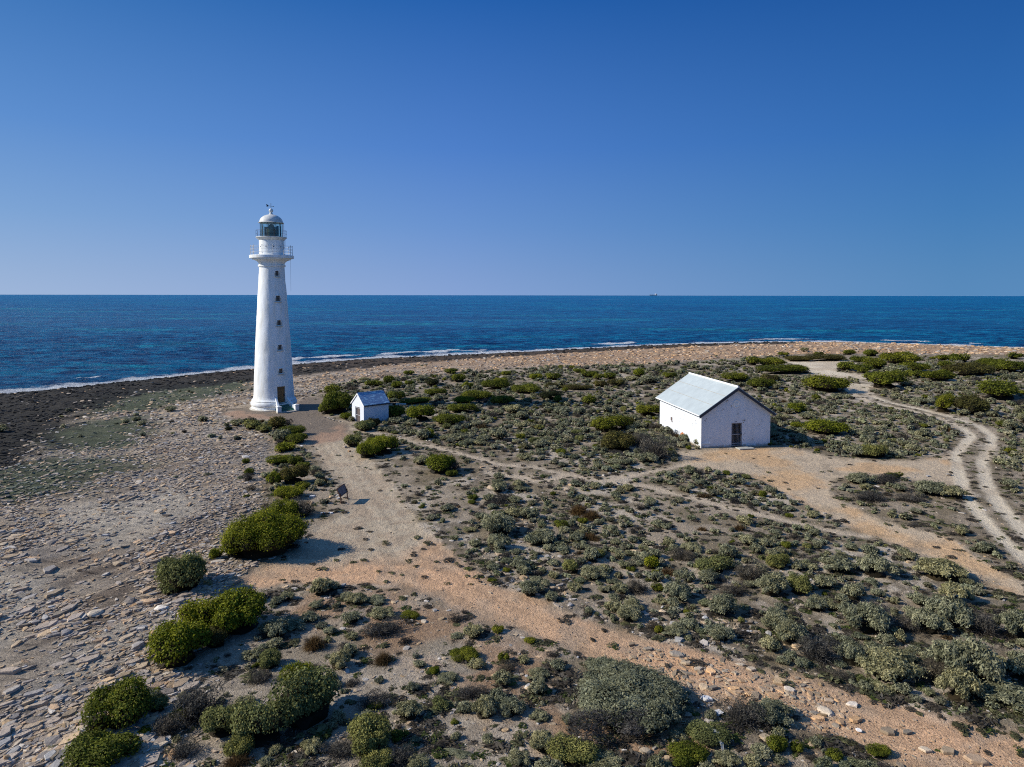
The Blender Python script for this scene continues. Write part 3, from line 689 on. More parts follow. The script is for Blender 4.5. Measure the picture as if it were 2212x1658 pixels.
    for k in range(ng):
        a0 = view + .25 + 2 * math.pi * k / ng; a1 = a0 + 2 * math.pi / ng; rg = 1.24
        bm = bmesh.new(); q = [bm.verts.new((rg * math.cos(a), rg * math.sin(a), z)) for a, z in ((a0, gz0), (a1, gz0), (a1, gz1), (a0, gz1))]; bm.faces.new(q)
        put('glass_pane', bm_mesh('glass_pane', bm), M['glass'], L)
        bm = bmesh.new(); add_rod(bm, (rg * math.cos(a0), rg * math.sin(a0), gz0), (rg * math.cos(a0), rg * math.sin(a0), gz1), .035, 6); put('glazing_bar', bm_mesh('glazing_bar', bm), M['darkmetal'], L)
    for off in (-60, 38, 66, 150, 215):
        a = view + math.radians(off); bm = bmesh.new(); add_box(bm, (1.13 * math.cos(a), 1.13 * math.sin(a), 21.15), (.03, .34, 1.2), a)
        put('curtain', bm_mesh('curtain', bm), M['navy'], L)
    bm = bmesh.new(); pl = [(0, 20.46), (.45, 20.46), (.5, 20.62)]
    for i in range(17):
        t_ = i / 16; rr_ = .56 * math.sin(math.pi * (.22 + .72 * t_)) ** .8; zz = 20.65 + 1.3 * t_; pl += [(rr_ + .02, zz), (rr_ - .015, zz + .045)]
    pl.append((0, 22.0)); add_lathe(bm, pl, 48)
    put('lens', autosmooth(bm_mesh('lens', bm), 20), M['brass'], L)
    bm = bmesh.new(); add_lathe(bm, [(0, 20.445), (1.29, 20.445), (1.29, 20.50), (1.18, 20.50), (1.18, 20.47), (0, 20.47)], 60); put('lantern_floor', bm_mesh('lantern_floor', bm), M['darkmetal'], L)
    # dome
    bm = bmesh.new(); pd = [(0, 22.12), (1.30, 22.12), (1.44, 22.10), (1.46, 22.15), (1.34, 22.20)]
    for i in range(1, 15): th = math.pi / 2 * i / 15; pd.append((1.33 * math.cos(th), 22.2 + .94 * math.sin(th)))
    pd += [(.2, 23.13), (0, 23.13)]; add_lathe(bm, pd, 72)
    dome = put('dome', autosmooth(bm_mesh('dome', bm), 40), M['domemat'], L)
    bm = bmesh.new(); add_lathe(bm, [(0, 23.09), (.30, 23.09), (.24, 23.18), (.15, 23.30), (.14, 23.36)] + [(.25 * math.cos(t_), 23.6 + .25 * math.sin(t_)) for t_ in np.linspace(-1.0, 1.35, 10)] + [(.03, 23.88), (0, 23.9)], 32)
    put('finial', autosmooth(bm_mesh('finial', bm), 50), M['domemat'], dome)
    bm = bmesh.new(); zv = 24.12; add_rod(bm, (0, 0, 23.86), (0, 0, 24.48), .022, 6)
    px_ = Vector((1, .25, -.12)).normalized()
    add_rod(bm, -px_ * .36 + Vector((0, 0, zv)), px_ * .30 + Vector((0, 0, zv)), .02, 6)
    bmesh.ops.create_icosphere(bm, subdivisions=1, radius=.05, matrix=Matrix.Translation(px_ * .30 + Vector((0, 0, zv))))
    c0 = -px_ * .42 + Vector((0, 0, zv)); z_ = Vector((0, 0, 1)); nn = px_.cross(z_).normalized() * .012
    tail = [c0 + px_ * .2, c0 + z_ * .14 + px_ * .02, c0 + z_ * .17 - px_ * .14, c0 + z_ * .02 - px_ * .06, c0 - z_ * .10 - px_ * .12, c0 - z_ * .11 + px_ * .04]
    fa = [bm.verts.new(p_ + nn) for p_ in tail]; fb = [bm.verts.new(p_ - nn) for p_ in tail]; bm.faces.new(fa); bm.faces.new(fb[::-1])
    for i in range(6): bm.faces.new((fa[i], fb[i], fb[(i + 1) % 6], fa[(i + 1) % 6]))
    put('weather_vane', bm_mesh('weather_vane', bm), M['darkmetal'], dome)
    # ladder on the right of the lantern, hanging cable
    a = view + math.radians(78); e = Vector((math.cos(a), math.sin(a), 0)); tdir = Vector((-math.sin(a), math.cos(a), 0))
    bm = bmesh.new()
    for s in (-.16, .16): add_rod(bm, e * 1.46 + tdir * s + Vector((0, 0, 20.45)), e * 1.40 + tdir * s + Vector((0, 0, 22.2)), .014, 5); add_rod(bm, e * 1.52 + tdir * s + Vector((0, 0, 18.28)), e * 1.55 + tdir * s + Vector((0, 0, 20.2)), .016, 5)
    for i in range(7): z = 20.6 + .23 * i; add_rod(bm, e * 1.45 + tdir * -.16 + Vector((0, 0, z)), e * 1.45 + tdir * .16 + Vector((0, 0, z)), .009, 5)
    for i in range(8): z = 18.4 + .23 * i; add_rod(bm, e * 1.53 + tdir * -.16 + Vector((0, 0, z)), e * 1.53 + tdir * .16 + Vector((0, 0, z)), .009, 5)
    put('ladder', bm_mesh('ladder', bm), M['rail'], L)
    a = view + math.radians(84); bm = bmesh.new(); add_rod(bm, (2.13 * math.cos(a), 2.13 * math.sin(a), 17.72), (2.13 * math.cos(a), 2.13 * math.sin(a), 14.0), .012, 5)
    put('cable', bm_mesh('cable', bm), M['rail'], L)
def bm_rail(Rr, zs, r):
    bm = bmesh.new()
    for z in zs: add_ring(bm, Rr, z, r, 72, 6)
    return bm_mesh('rail', bm)
def _win(wd, ht):
    bm = bmesh.new()
    for s in (-1, 1): add_box(bm, (0, s * (wd / 2 - .03), 0), (.06, .06, ht - .002)); add_box(bm, (0, 0, s * (ht / 2 - .03)), (.059, wd - .12, .06))
    add_box(bm, (0, 0, 0), (.05, .03, ht - .12)); add_box(bm, (0, 0, 0), (.045, wd - .12, .03))
    return bm_mesh('window', bm)
lighthouse()

# ------------------------------------------------------------------ white gabled store (front-left corner is the local origin; x along the front, y along the side)
def gabled(name, org, ang, wd, ln, eave, rise, below, th=.35, cutters=None, wall='wall'):
    """walls of a gabled building as one mesh with thickness"""
    bm = bmesh.new()
    def prism(x0, x1, y0, y1, inner):
        m_ = (x0 + x1) / 2; z0 = -below if not inner else .04; e_ = eave - (0 if not inner else .12); rd = rise * (1 if not inner else .93)
        pr = [(x0, z0), (x1, z0), (x1, e_), (m_, e_ + rd), (x0, e_)]
        a = [bm.verts.new((p[0], y0, p[1])) for p in pr]; b = [bm.verts.new((p[0], y1, p[1])) for p in pr]
        bm.faces.new(a); bm.faces.new(b[::-1])
        for i in range(5): bm.faces.new((a[i], b[i], b[(i + 1) % 5], a[(i + 1) % 5]))
    prism(0, wd, 0, ln, False)
    bmesh.ops.recalc_face_normals(bm, faces=bm.faces)
    me = bpy.data.meshes.new(name); bm.to_mesh(me); bm.free()
    bm = bmesh.new(); prism(th, wd - th, th, ln - th, True); me = bool_cut(me, bm)
    if cutters: me = bool_cut(me, cutters)
    me.materials.clear(); return me
def roof_slabs(wd, eave, rise, y0, y1, side, over, th):
    """two sloping sheets; returns meshes left, right"""
    out = []; m_ = wd / 2; sl = rise / m_
    for s in (-1, 1):
        xe = m_ + s * (m_ + over); ze = eave - over * sl; bm = bmesh.new()
        nx, nz_ = s * sl / math.hypot(1, sl) * th, th / math.hypot(1, sl)
        q = []
        for y in (y0, y1):
            q.append([bm.verts.new(p) for p in ((m_, y, eave + rise + .02), (xe, y, ze + .02), (xe + nx, y, ze + nz_ + .02), (m_, y, eave + rise + .02 + th * math.hypot(1, sl)))])
        for i in range(4): bm.faces.new((q[0][i], q[1][i], q[1][(i + 1) % 4], q[0][(i + 1) % 4]))
        bm.faces.new(q[0]); bm.faces.new(q[1][::-1]); out.append(bm_mesh('roof', bm))
    return out
def rake(wd, eave, rise, y, s, over, dep, tk, dz=.0):
    """barge board following the gable slope on side s"""
    m_ = wd / 2; sl = rise / m_; bm = bmesh.new(); xe = m_ + s * (m_ + over); ze = eave - over * sl + dz
    q = []
    for yy in (y, y + tk):
        q.append([bm.verts.new(p) for p in ((m_, yy, eave + rise + dz), (xe, yy, ze), (xe, yy, ze - dep), (m_, yy, eave + rise + dz - dep))])
    for i in range(4): bm.faces.new((q[0][i], q[1][i], q[1][(i + 1) % 4], q[0][(i + 1) % 4]))
    bm.faces.new(q[0]); bm.faces.new(q[1][::-1]); return bm_mesh('barge_board', bm)
def store():
    ang = math.radians(8.7); wd, ln, ev, ri = 6.58, 10.06, 3.15, 2.22
    H = empty('store_building', (16.9, 59.3, 0), ang)
    tag(H, 'white gabled stone store with pale metal roof, barred door and flaking walls', 'building')
    cut = bmesh.new(); add_box(cut, (3.35, 0, 1.05), (1.02, 1.4, 2.24))
    me = gabled('wall', None, ang, wd, ln, ev, ri, .5, .38, cut); 
    cut = bmesh.new(); add_box(cut, (0, 5.6, .28), (.5, 1.0, .42), bevel=.08); me = bool_cut(me, cut); me.materials.clear()
    W = put('wall', me, M['wall'], H)
    rs = roof_slabs(wd, ev, ri, -.28, ln + .28, 0, .3, .05)
    for q in rs:
        r = put('roof', q, M['roof'], H)
    # sheet laps on each slope: thin raised seams
    sl = ri / (wd / 2); ln_ = math.hypot(wd / 2 + .3, sl * (wd / 2 + .3))
    bm = bmesh.new(); add_rod(bm, (wd / 2, -.30, ev + ri + .09), (wd / 2, ln + .30, ev + ri + .09), .09, 10); put('ridge_cap', bm_mesh('ridge_cap', bm), M['trim'], H)
    for t_ in (.33, .66):
        bm = bmesh.new(); x = wd / 2 - (wd / 2 + .3) * t_; z = ev + ri - sl * (wd / 2 + .3) * t_ + .02 + .05 / math.cos(math.atan(sl)) + .004
        add_box(bm, (x, ln / 2, z), (.05, ln + .5, .012), ry=-math.atan(sl)); put('sheet_lap', bm_mesh('sheet_lap', bm), M['concrete'], H)
    for y, tk in ((-.32, .04), (ln + .28, .04)):
        for s in (-1, 1): put('barge_board', rake(wd, ev, ri, y, s, .32, .26, tk, .03), M['navy'], H)  # near-black strip along each gable slope
    bm = bmesh.new(); add_box(bm, (-.35, ln / 2, ev - .21), (.12, ln + .5, .10), bevel=.02); put('gutter', bm_mesh('gutter', bm), M['trim'], H)
    bm = bmesh.new(); add_box(bm, (wd + .35, ln / 2, ev - .21), (.12, ln + .5, .10), bevel=.02); put('gutter', bm_mesh('gutter', bm), M['trim'], H)
    bm = bmesh.new(); add_rod(bm, (-.30, -.02, ev - .2), (-.06, -.07, ev - .45), .05); add_rod(bm, (-.06, -.07, ev - .43), (-.06, -.07, .02), .05)
    add_rod(bm, (-.06, -.07, .42), (.85, -.07, .40), .035); put('downpipe', bm_mesh('downpipe', bm), M['trim'], H)
    # door
    dx = 3.35; bm = bmesh.new()
    for s in (-1, 1): add_rod(bm, (s * .46, 0, -1.05), (s * .46, 0, 1.05), .035, 6)
    for z in (-1.0, -.82, 0.0, 1.0): add_rod(bm, (-.46, 0, z), (.46, 0, z), .032, 6)
    G = put('gate', bm_mesh('gate', bm), M['bars'], H); G.location = (dx, .06, 1.13)
    for k in range(7):
        bm = bmesh.new(); add_rod(bm, (-.36 + .12 * k, .02, -1.0), (-.36 + .12 * k, .02, 1.0), .009, 5); put('bar', bm_mesh('bar', bm), M['bars'], G)
    bm = bmesh.new(); add_box(bm, (.43, -.05, .02), (.08, .05, .12)); put('lock', bm_mesh('lock', bm), M['darkmetal'], G)
    bm = bmesh.new()
    for s in (-1, 1): add_box(bm, (s * .49, 0, 0), (.06, .16, 2.2))
    add_box(bm, (0, 0, 1.11), (1.04, .16, .07))
    fr = put('door_frame', bm_mesh('door_frame', bm), M['oldwood'], H); fr.location = (dx, .12, 1.05)
    bm = bmesh.new(); add_box(bm, (dx, .33, 1.05), (1.0, .04, 2.1)); put('door', bm_mesh('door', bm), M['dark'], H)  # near-black sheet behind the gate stands in for the unlit interior
    # round vent in the gable
    bm = bmesh.new(); n = 40; vi = []
    for r, y in ((.34, -.001), (.34, -.05), (.30, -.05), (.30, -.02), (.0, -.02)):
        vi.append([bm.verts.new((r * math.cos(2 * math.pi * i / n), y, r * math.sin(2 * math.pi * i / n))) for i in range(n)] if r else [bm.verts.new((0, y, 0))])
    for a_, b_ in zip(vi, vi[1:]):
        for i in range(n):
            j = (i + 1) % n
            bm.faces.new((a_[i], a_[j], b_[j], b_[i]) if len(b_) > 1 else (a_[i], a_[j], b_[0]))
    ve = put('gable_vent', bm_mesh('gable_vent', bm), M['trim'], H); ve.location = (3.30, 0, 3.92)
    for k in range(4): bm = bmesh.new(); add_box(bm, (0, -.035, -.18 + .12 * k), (.26, .03, .03)); put('louvre', bm_mesh('louvre', bm), M['trim'], ve)
    # damage on the side wall
    bm = bmesh.new(); add_box(bm, (-.006, 6.9, 1.35), (.03, .42, .36), bevel=.01); add_box(bm, (-.006, 6.75, 1.12), (.028, .25, .16), bevel=.01); put('bare_patch', bm_mesh('bare_patch', bm), M['oldwood'], H)
    bm = bmesh.new(); v = [bm.verts.new(p) for p in ((-.01, 3.1, .02), (-.01, 4.7, .03), (-.01, 4.6, .42), (-.01, 4.1, .60), (-.01, 3.5, .34), (-.01, 3.0, .18))]
    w_ = [bm.verts.new(q.co + Vector((.03, 0, 0))) for q in v]; bm.faces.new(v); bm.faces.new(w_[::-1])
    for i in range(6): bm.faces.new((v[i], w_[i], w_[(i + 1) % 6], v[(i + 1) % 6]))
    put('bare_patch', bm_mesh('bare_patch', bm), M['rustpatch'], H)
    bm = bmesh.new(); add_box(bm, (3.8, -.75, .03), (1.5, .75, .1), bevel=.02, rz=.05); 
    s_ = put('doorstep', bm_mesh('doorstep', bm), M['concrete']); s_.matrix_world = H.matrix_basis.copy() if False else Matrix.Translation((16.9, 59.3, 0)) @ Matrix.Rotation(ang, 4, 'Z')
    tag(s_, 'flat concrete slab on the ground before the door of the white store', 'slab')
store()

def shed():
    a = math.radians(40.5); wd, ln = 2.65, 2.97                # front faces left, side wall runs to the right
    # local x along the front from its left corner to the right one
    C0 = Vector((-15.64, 70.35, 0)); fdir = Vector((-math.sin(a), math.cos(a), 0)); left = C0 + fdir * wd
    ang = math.atan2(-fdir.y, -fdir.x)
    H = empty('storage_shed', left, ang)
    tag(H, 'small white hut with steep bluish metal roof and brown barred door beside the lighthouse', 'shed')
    ev, ri = 1.96, 1.08
    cut = bmesh.new(); dxc = 1.30
    add_box(cut, (dxc, 0, .75), (1.1, .9, 1.70)); 
    me = gabled('wall', None, ang, wd, ln, ev, ri, .5, .25, cut, 'shedwall'); put('wall', me, M['shedwall'], H)
    for q in roof_slabs(wd, ev, ri, -.02, ln + .12, 0, .12, .04): put('roof', q, M['shedroof'], H)
    for s in (-1, 1):
        put('barge_board', rake(wd, ev, ri, -.09, s, .16, .14, .06, .07), M['trim'], H); put('barge_board', rake(wd, ev, ri, ln + .12, s, .16, .13, .05, .06), M['navy'], H)
        bm = bmesh.new(); add_box(bm, (wd / 2 + s * (wd / 2 + .10), ln / 2 + .05, ev - .10), (.06, ln + .1, .16)); put('fascia', bm_mesh('fascia', bm), M['navy'], H)
    bm = bmesh.new(); add_rod(bm, (wd / 2, -.08, ev + ri + .06), (wd / 2, ln + .15, ev + ri + .06), .055, 8); put('ridge_cap', bm_mesh('ridge_cap', bm), M['shedroof'], H)
    for y in (-.04, ln + .1):
        bm = bmesh.new(); add_rod(bm, (wd / 2, y, ev + ri), (wd / 2, y, ev + ri + .42), .035, 6, .012); add_box(bm, (wd / 2, y, ev + ri + .12), (.10, .10, .10)); put('finial', bm_mesh('finial', bm), M['navy'], H)
    D_ = bmesh.new()
    for s in (-1, 1): add_rod(D_, (s * .48, 0, -.80), (s * .48, 0, .78), .035, 6)
    for z in (-.78, 0, .76): add_rod(D_, (-.48, 0, z), (.48, 0, z), .035, 6)
    G = put('gate', bm_mesh('gate', D_), M['bars'], H); G.location = (dxc, .05, .72)
    for k in range(8): bm = bmesh.new(); add_rod(bm, (-.42 + .12 * k, .015, -.78), (-.42 + .12 * k, .015, .76), .008, 5); put('bar', bm_mesh('bar', bm), M['bars'], G)
    bm = bmesh.new()
    for k in range(6): add_box(bm, (-.44 + .176 * k, 0, 0), (.168, .04, 1.62))
    dd = put('door', bm_mesh('door', bm), M['oldwood'], H); dd.location = (dxc, .17, .70)
    bm = bmesh.new(); add_box(bm, (-.40, -.03, .0), (.05, .04, .10)); put('handle', bm_mesh('handle', bm), M['darkmetal'], dd)
    # arch head over the door
    bm = bmesh.new(); q = [bm.verts.new((dxc + x_, y_, z_)) for y_ in (.13, .16) for x_, z_ in ((-.54, 1.5), (.54, 1.5), (.54, 1.6), (-.54, 1.6))]
    for f_ in ((0, 1, 2, 3), (7, 6, 5, 4), (0, 4, 5, 1), (1, 5, 6, 2), (2, 6, 7, 3), (3, 7, 4, 0)): bm.faces.new([q[i] for i in f_])
    put('lintel', bm_mesh('lintel', bm), M['navy'], H)
    bm = bmesh.new(); add_box(bm, (dxc + .02, -.22, -.09), (1.35, .46, .16), bevel=.02); put('step', bm_mesh('step', bm), M['concrete'], H)
shed()

# ------------------------------------------------------------------ leaning sign, seen from behind
def sign():
    x1, y1, z1 = [float(v) for v in at(737.3, 1088.6)]
    x2, y2, z2 = [float(v) for v in at(751, 1078)]
    S = empty('information_sign', (x1, y1, z1)); tag(S, 'tilted brown information board on two short posts casting a thin shadow on the path', 'sign')
    b2 = Vector((x2 - x1, y2 - y1, z2 - z1)); wv = b2.normalized()
    tops = [Vector((.0, 0, .62)), b2 + Vector((.0, 0, .62))]
    for b_, t_ in ((Vector((0, 0, -.2)), tops[0]), (b2 + Vector((0, 0, -.2)), tops[1])):
        bm = bmesh.new(); add_rod(bm, b_, t_ + Vector((-.05, 0, .05)), .04, 6); put('post', bm_mesh('post', bm), M['rust'], S)
    ctr = b2 / 2 + Vector((-.155, 0, .73)); up = Vector((-.435, 0, .90)).normalized()
    up = (up - wv * up.dot(wv)).normalized(); nn = wv.cross(up).normalized()
    Mx = Matrix((( *wv, 0), (*up, 0), (*nn, 0), (0, 0, 0, 1))).transposed(); Mx.translation = ctr
    def bb(parts):
        bm = bmesh.new()
        for c, s in parts: add_box(bm, c, s)
        bm.transform(Mx); return bm_mesh('p', bm)
    put('panel', bb([((0, 0, 0), (1.16, .52, .03))]), M['signface'], S)
    put('frame', bb([((0, .28, 0), (1.26, .05, .07)), ((0, -.28, 0), (1.26, .05, .07)), ((.605, 0, 0), (.05, .51, .07)), ((-.605, 0, 0), (.05, .51, .07))]), M['rust'], S)
sign()

# ------------------------------------------------------------------ distant ship on the horizon
def ship():
    d = 9000.; x = (1411 - CX) / F * d
    S = empty('cargo_ship', (x, d, SEA)); tag(S, 'small dark cargo ship with white deckhouse far out on the horizon', 'ship')
    bm = bmesh.new(); Ls = 104; pr = [(-Ls / 2, 9.5), (-Ls / 2 + 6, 9), (Ls / 2 - 3, 8), (Ls / 2, 9), (Ls / 2 - 3, -1), (-Ls / 2 + 5, -1)]
    a = [bm.verts.new((p[0], -8, p[1])) for p in pr]; b = [bm.verts.new((p[0], 8, p[1])) for p in pr]; bm.faces.new(a); bm.faces.new(b[::-1])
    for i in range(6): bm.faces.new((a[i], b[i], b[(i + 1) % 6], a[(i + 1) % 6]))
    put('hull', bm_mesh('hull', bm), M['darkmetal'], S)
    bm = bmesh.new(); add_box(bm, (29, 0, 15), (14, 13, 14)); add_box(bm, (28, 0, 23.5), (10, 15, 3)); put('deckhouse', bm_mesh('deckhouse', bm), M['trim'], S)
    bm = bmesh.new(); add_box(bm, (42, 0, 15), (7, 6, 13)); put('funnel', bm_mesh('funnel', bm), M['navy'], S)
    for k in range(3): bm = bmesh.new(); add_rod(bm, (-35 + 24 * k, 0, 8), (-35 + 24 * k, 0, 17), .8, 6); put('mast', bm_mesh('mast', bm), M['darkmetal'], S)
ship()

# ------------------------------------------------------------------ small things lying about
def small_things():
    x, y, z = [float(v) for v in at(1688, 773)]
    B = empty('bench', (x, y, z), .1); tag(B, 'small dark low bench far off where a sand track starts behind the store', 'bench')
    bm = bmesh.new(); add_box(bm, (0, 0, .40), (1.3, .42, .08)); put('seat', bm_mesh('seat', bm), M['navy'], B)
    for s in (-1, 1): bm = bmesh.new(); add_box(bm, (s * .5, 0, .17), (.12, .36, .375)); put('leg', bm_mesh('leg', bm), M['navy'], B)
    x, y, z = [float(v) for v in at(866, 879)]
    bm = bmesh.new(); add_box(bm, (0, 0, .14), (1.25, .8, .42), bevel=.04); o = put('concrete_block', bm_mesh('concrete_block', bm), M['concrete']); o.location = (x, y, z); o.rotation_euler = (0, 0, .15)
    tag(o, 'low pale concrete block among bushes behind the small hut', 'concrete block')
    # curved pale board over a bush at the bottom right
    bm = bmesh.new(); pts = [vp('4', *p) for p in ((1125, 1408), (1165, 1420), (1205, 1448), (1228, 1485), (1235, 1520))]; rows = []
    for i, (u, v) in enumerate(pts):
        x, y, z = [float(a) for a in at(u, v + 22)]; h = .16 + .12 * math.sin(math.pi * i / 4) - .03 * i
        w_ = .035 + .045 * math.sin(math.pi * i / 4)
        rows.append([bm.verts.new((x + a, y + b, z + h + c)) for a, b, c in ((-w_, -w_, 0), (w_, w_, .02), (w_, w_, .05), (-w_, -w_, .03))])
    for a_, b_ in zip(rows, rows[1:]):
        for q in range(4): bm.faces.new((a_[q], a_[(q + 1) % 4], b_[(q + 1) % 4], b_[q]))
    bm.faces.new(rows[0]); bm.faces.new(rows[-1][::-1])
    tag(put('curved_board', bm_mesh('curved_board', bm), M['concrete']), 'curved whitish weathered board lying over an olive bush at the bottom right', 'board')
small_things()
# ------------------------------------------------------------------ stones
def facet_rock(seed, flat=.5, sub=2, cuts=9):
    r = random.Random(seed); bm = bmesh.new(); bmesh.ops.create_icosphere(bm, subdivisions=sub, radius=1)
    pl = []
    for _ in range(cuts):
        n_ = Vector((r.gauss(0, 1), r.gauss(0, 1), r.gauss(0, .8))).normalized(); pl.append((n_, r.uniform(.45, .8)))
    pl.append((Vector((r.gauss(0, .12), r.gauss(0, .12), 1)).normalized(), .5))
    for v in bm.verts:
        for n_, d_ in pl:
            k = v.co.dot(n_)
            if k > d_: v.co -= n_ * (k - d_)
        v.co.z *= flat
        v.co += Vector((r.gauss(0, .02), r.gauss(0, .02), r.gauss(0, .012)))
    V = np.array([v.co[:] for v in bm.verts]); Fc = np.array([[v.index for v in f.verts] for f in bm.faces]); bm.free()
    m = np.abs(V[:, :2]).max(); V /= m
    return V, Fc
def slab_rock(seed, th=.22):
    r = random.Random(seed); n = r.randint(5, 7)
    an = sorted(2 * math.pi * (i + r.uniform(-.3, .3)) / n for i in range(n)); el_ = r.uniform(.45, .8)
    rad = [r.uniform(.75, 1.05) for _ in an]
    V = []; tl = (r.uniform(-.06, .06), r.uniform(-.06, .06))
    for k, (s_, z) in enumerate(((1, -.6), (1.0, .55), (.9, 1.0))):
        for a, q in zip(an, rad):
            x_, y_ = q * s_ * math.cos(a), q * s_ * math.sin(a) * el_
            V.append((x_ + r.uniform(-.02, .02), y_ + r.uniform(-.02, .02), z * th + tl[0] * x_ + tl[1] * y_))
    V.append((0, 0, th)); c = len(V) - 1; T = []
    for k in range(2):
        for i in range(n):
            j = (i + 1) % n; a0, a1, b0, b1 = k * n + i, k * n + j, (k + 1) * n + i, (k + 1) * n + j
            T += [(a0, a1, b1), (a0, b1, b0)]
    for i in range(n): T.append((2 * n + i, 2 * n + (i + 1) % n, c))
    return np.array(V), np.array(T)
SLABS = [slab_rock(i) for i in range(14)]; ROCKS = [facet_rock(50 + i) for i in range(10)]; PEBS = [facet_rock(90 + i, .55, 1, 6) for i in range(8)]
def stone_tint(kind, n):
    base = {'grey': [.375, .312, .248], 'tan': [.45, .35, .235], 'orange': [.52, .36, .22], 'dark': [.026, .025, .023], 'pale': [.52, .47, .40], 'green': [.17, .18, .125]}[kind]
    k = rng.uniform(.68, 1.28, (n, 1)); h_ = rng.normal(0, .05, (n, 1)); c = np.array(base) * k
    c[:, :1] *= 1 + h_; c[:, 2:] *= 1 - h_ * 1.5; return np.clip(c, .01, .85)
class Batch:
    """many small pieces gathered into one mesh (only for what is tagged as stuff)"""
    def __init__(self): self.V = []; self.T = []; self.C = []; self.n = 0
    def add(self, V, T, C): self.V.append(V); self.T.append(T + self.n); self.C.append(C); self.n += len(V)
    def build(self, name, mt):
        if not self.V: return None
        return put(name, mesh_np(name, np.concatenate(self.V), [np.concatenate(self.T)], np.concatenate(self.C), mat=mt))
def xf(V, x, y, z, sx, sy, sz, rz, tilt=(0, 0)):
    W = V * np.array([sx, sy, sz]); 
    if tilt[0] or tilt[1]: W = W.copy(); W[:, 2] += tilt[0] * W[:, 0] + tilt[1] * W[:, 1]
    c, s = math.cos(rz), math.sin(rz)
    return np.stack([W[:, 0] * c - W[:, 1] * s + x, W[:, 0] * s + W[:, 1] * c + y, W[:, 2] + z], 1)

LANDMARK_BOX = [  # photograph areas (2212 px wide) and how to name them
    ((0, 760, 540, 900), 'on the dark wet reef'), ((0, 900, 300, 1090), 'among the green algae'),
    ((300, 880, 600, 1090), 'on the rubble shore below the lighthouse'), ((0, 1090, 300, 1330), 'on the rock shelf at the left edge'),
    ((300, 1090, 480, 1330), 'on the shelf beside the bushes'), ((0, 1330, 330, 1700), 'on the bottom left rock shelf'),
    ((330, 1280, 700, 1460), 'right of the long bright bushes'), ((330, 1460, 880, 1700), 'around the bottom left olive bushes'),
    ((600, 700, 1250, 800), 'on the beach behind the hut'), ((1250, 700, 2212, 790), 'on the beach behind the store'),
    ((480, 880, 720, 1060), 'in the bush line by the path'), ((540, 1060, 780, 1260), 'beside the tilted board'),
    ((640, 800, 1000, 960), 'in the scrub around the small hut'), ((1000, 790, 1420, 920), 'between hut and store'),
    ((900, 920, 1480, 1040), 'above the footpath'), ((1480, 1000, 1860, 1160), 'between footpath and store track'),
    ((1680, 780, 2212, 1000), 'right of the store'), ((1780, 1010, 2212, 1260), 'on the island between tracks'),
    ((780, 960, 1080, 1280), 'right of the pale path'), ((1080, 1040, 1500, 1300), 'on the rubble slope'),
    ((1500, 1130, 1900, 1460), 'on the slope above the slabby road'), ((1900, 1200, 2300, 1600), 'on the slope at the right edge'),
    ((700, 1260, 1150, 1460), 'just below the orange road'), ((880, 1400, 1250, 1700), 'at the bottom centre'),
    ((1200, 1400, 1560, 1700), 'around the large saltbush mound'), ((1100, 1300, 2212, 1640), 'on the orange road'), ((1500, 1500, 2300, 1720), 'in the bottom right corner')]
def where(x, y):
    u, v = proj(x, y, 0.)
    for (a, b, c, d), t in LANDMARK_BOX:
        if a <= u < c and b <= v < d: return t
    return 'on open ground'

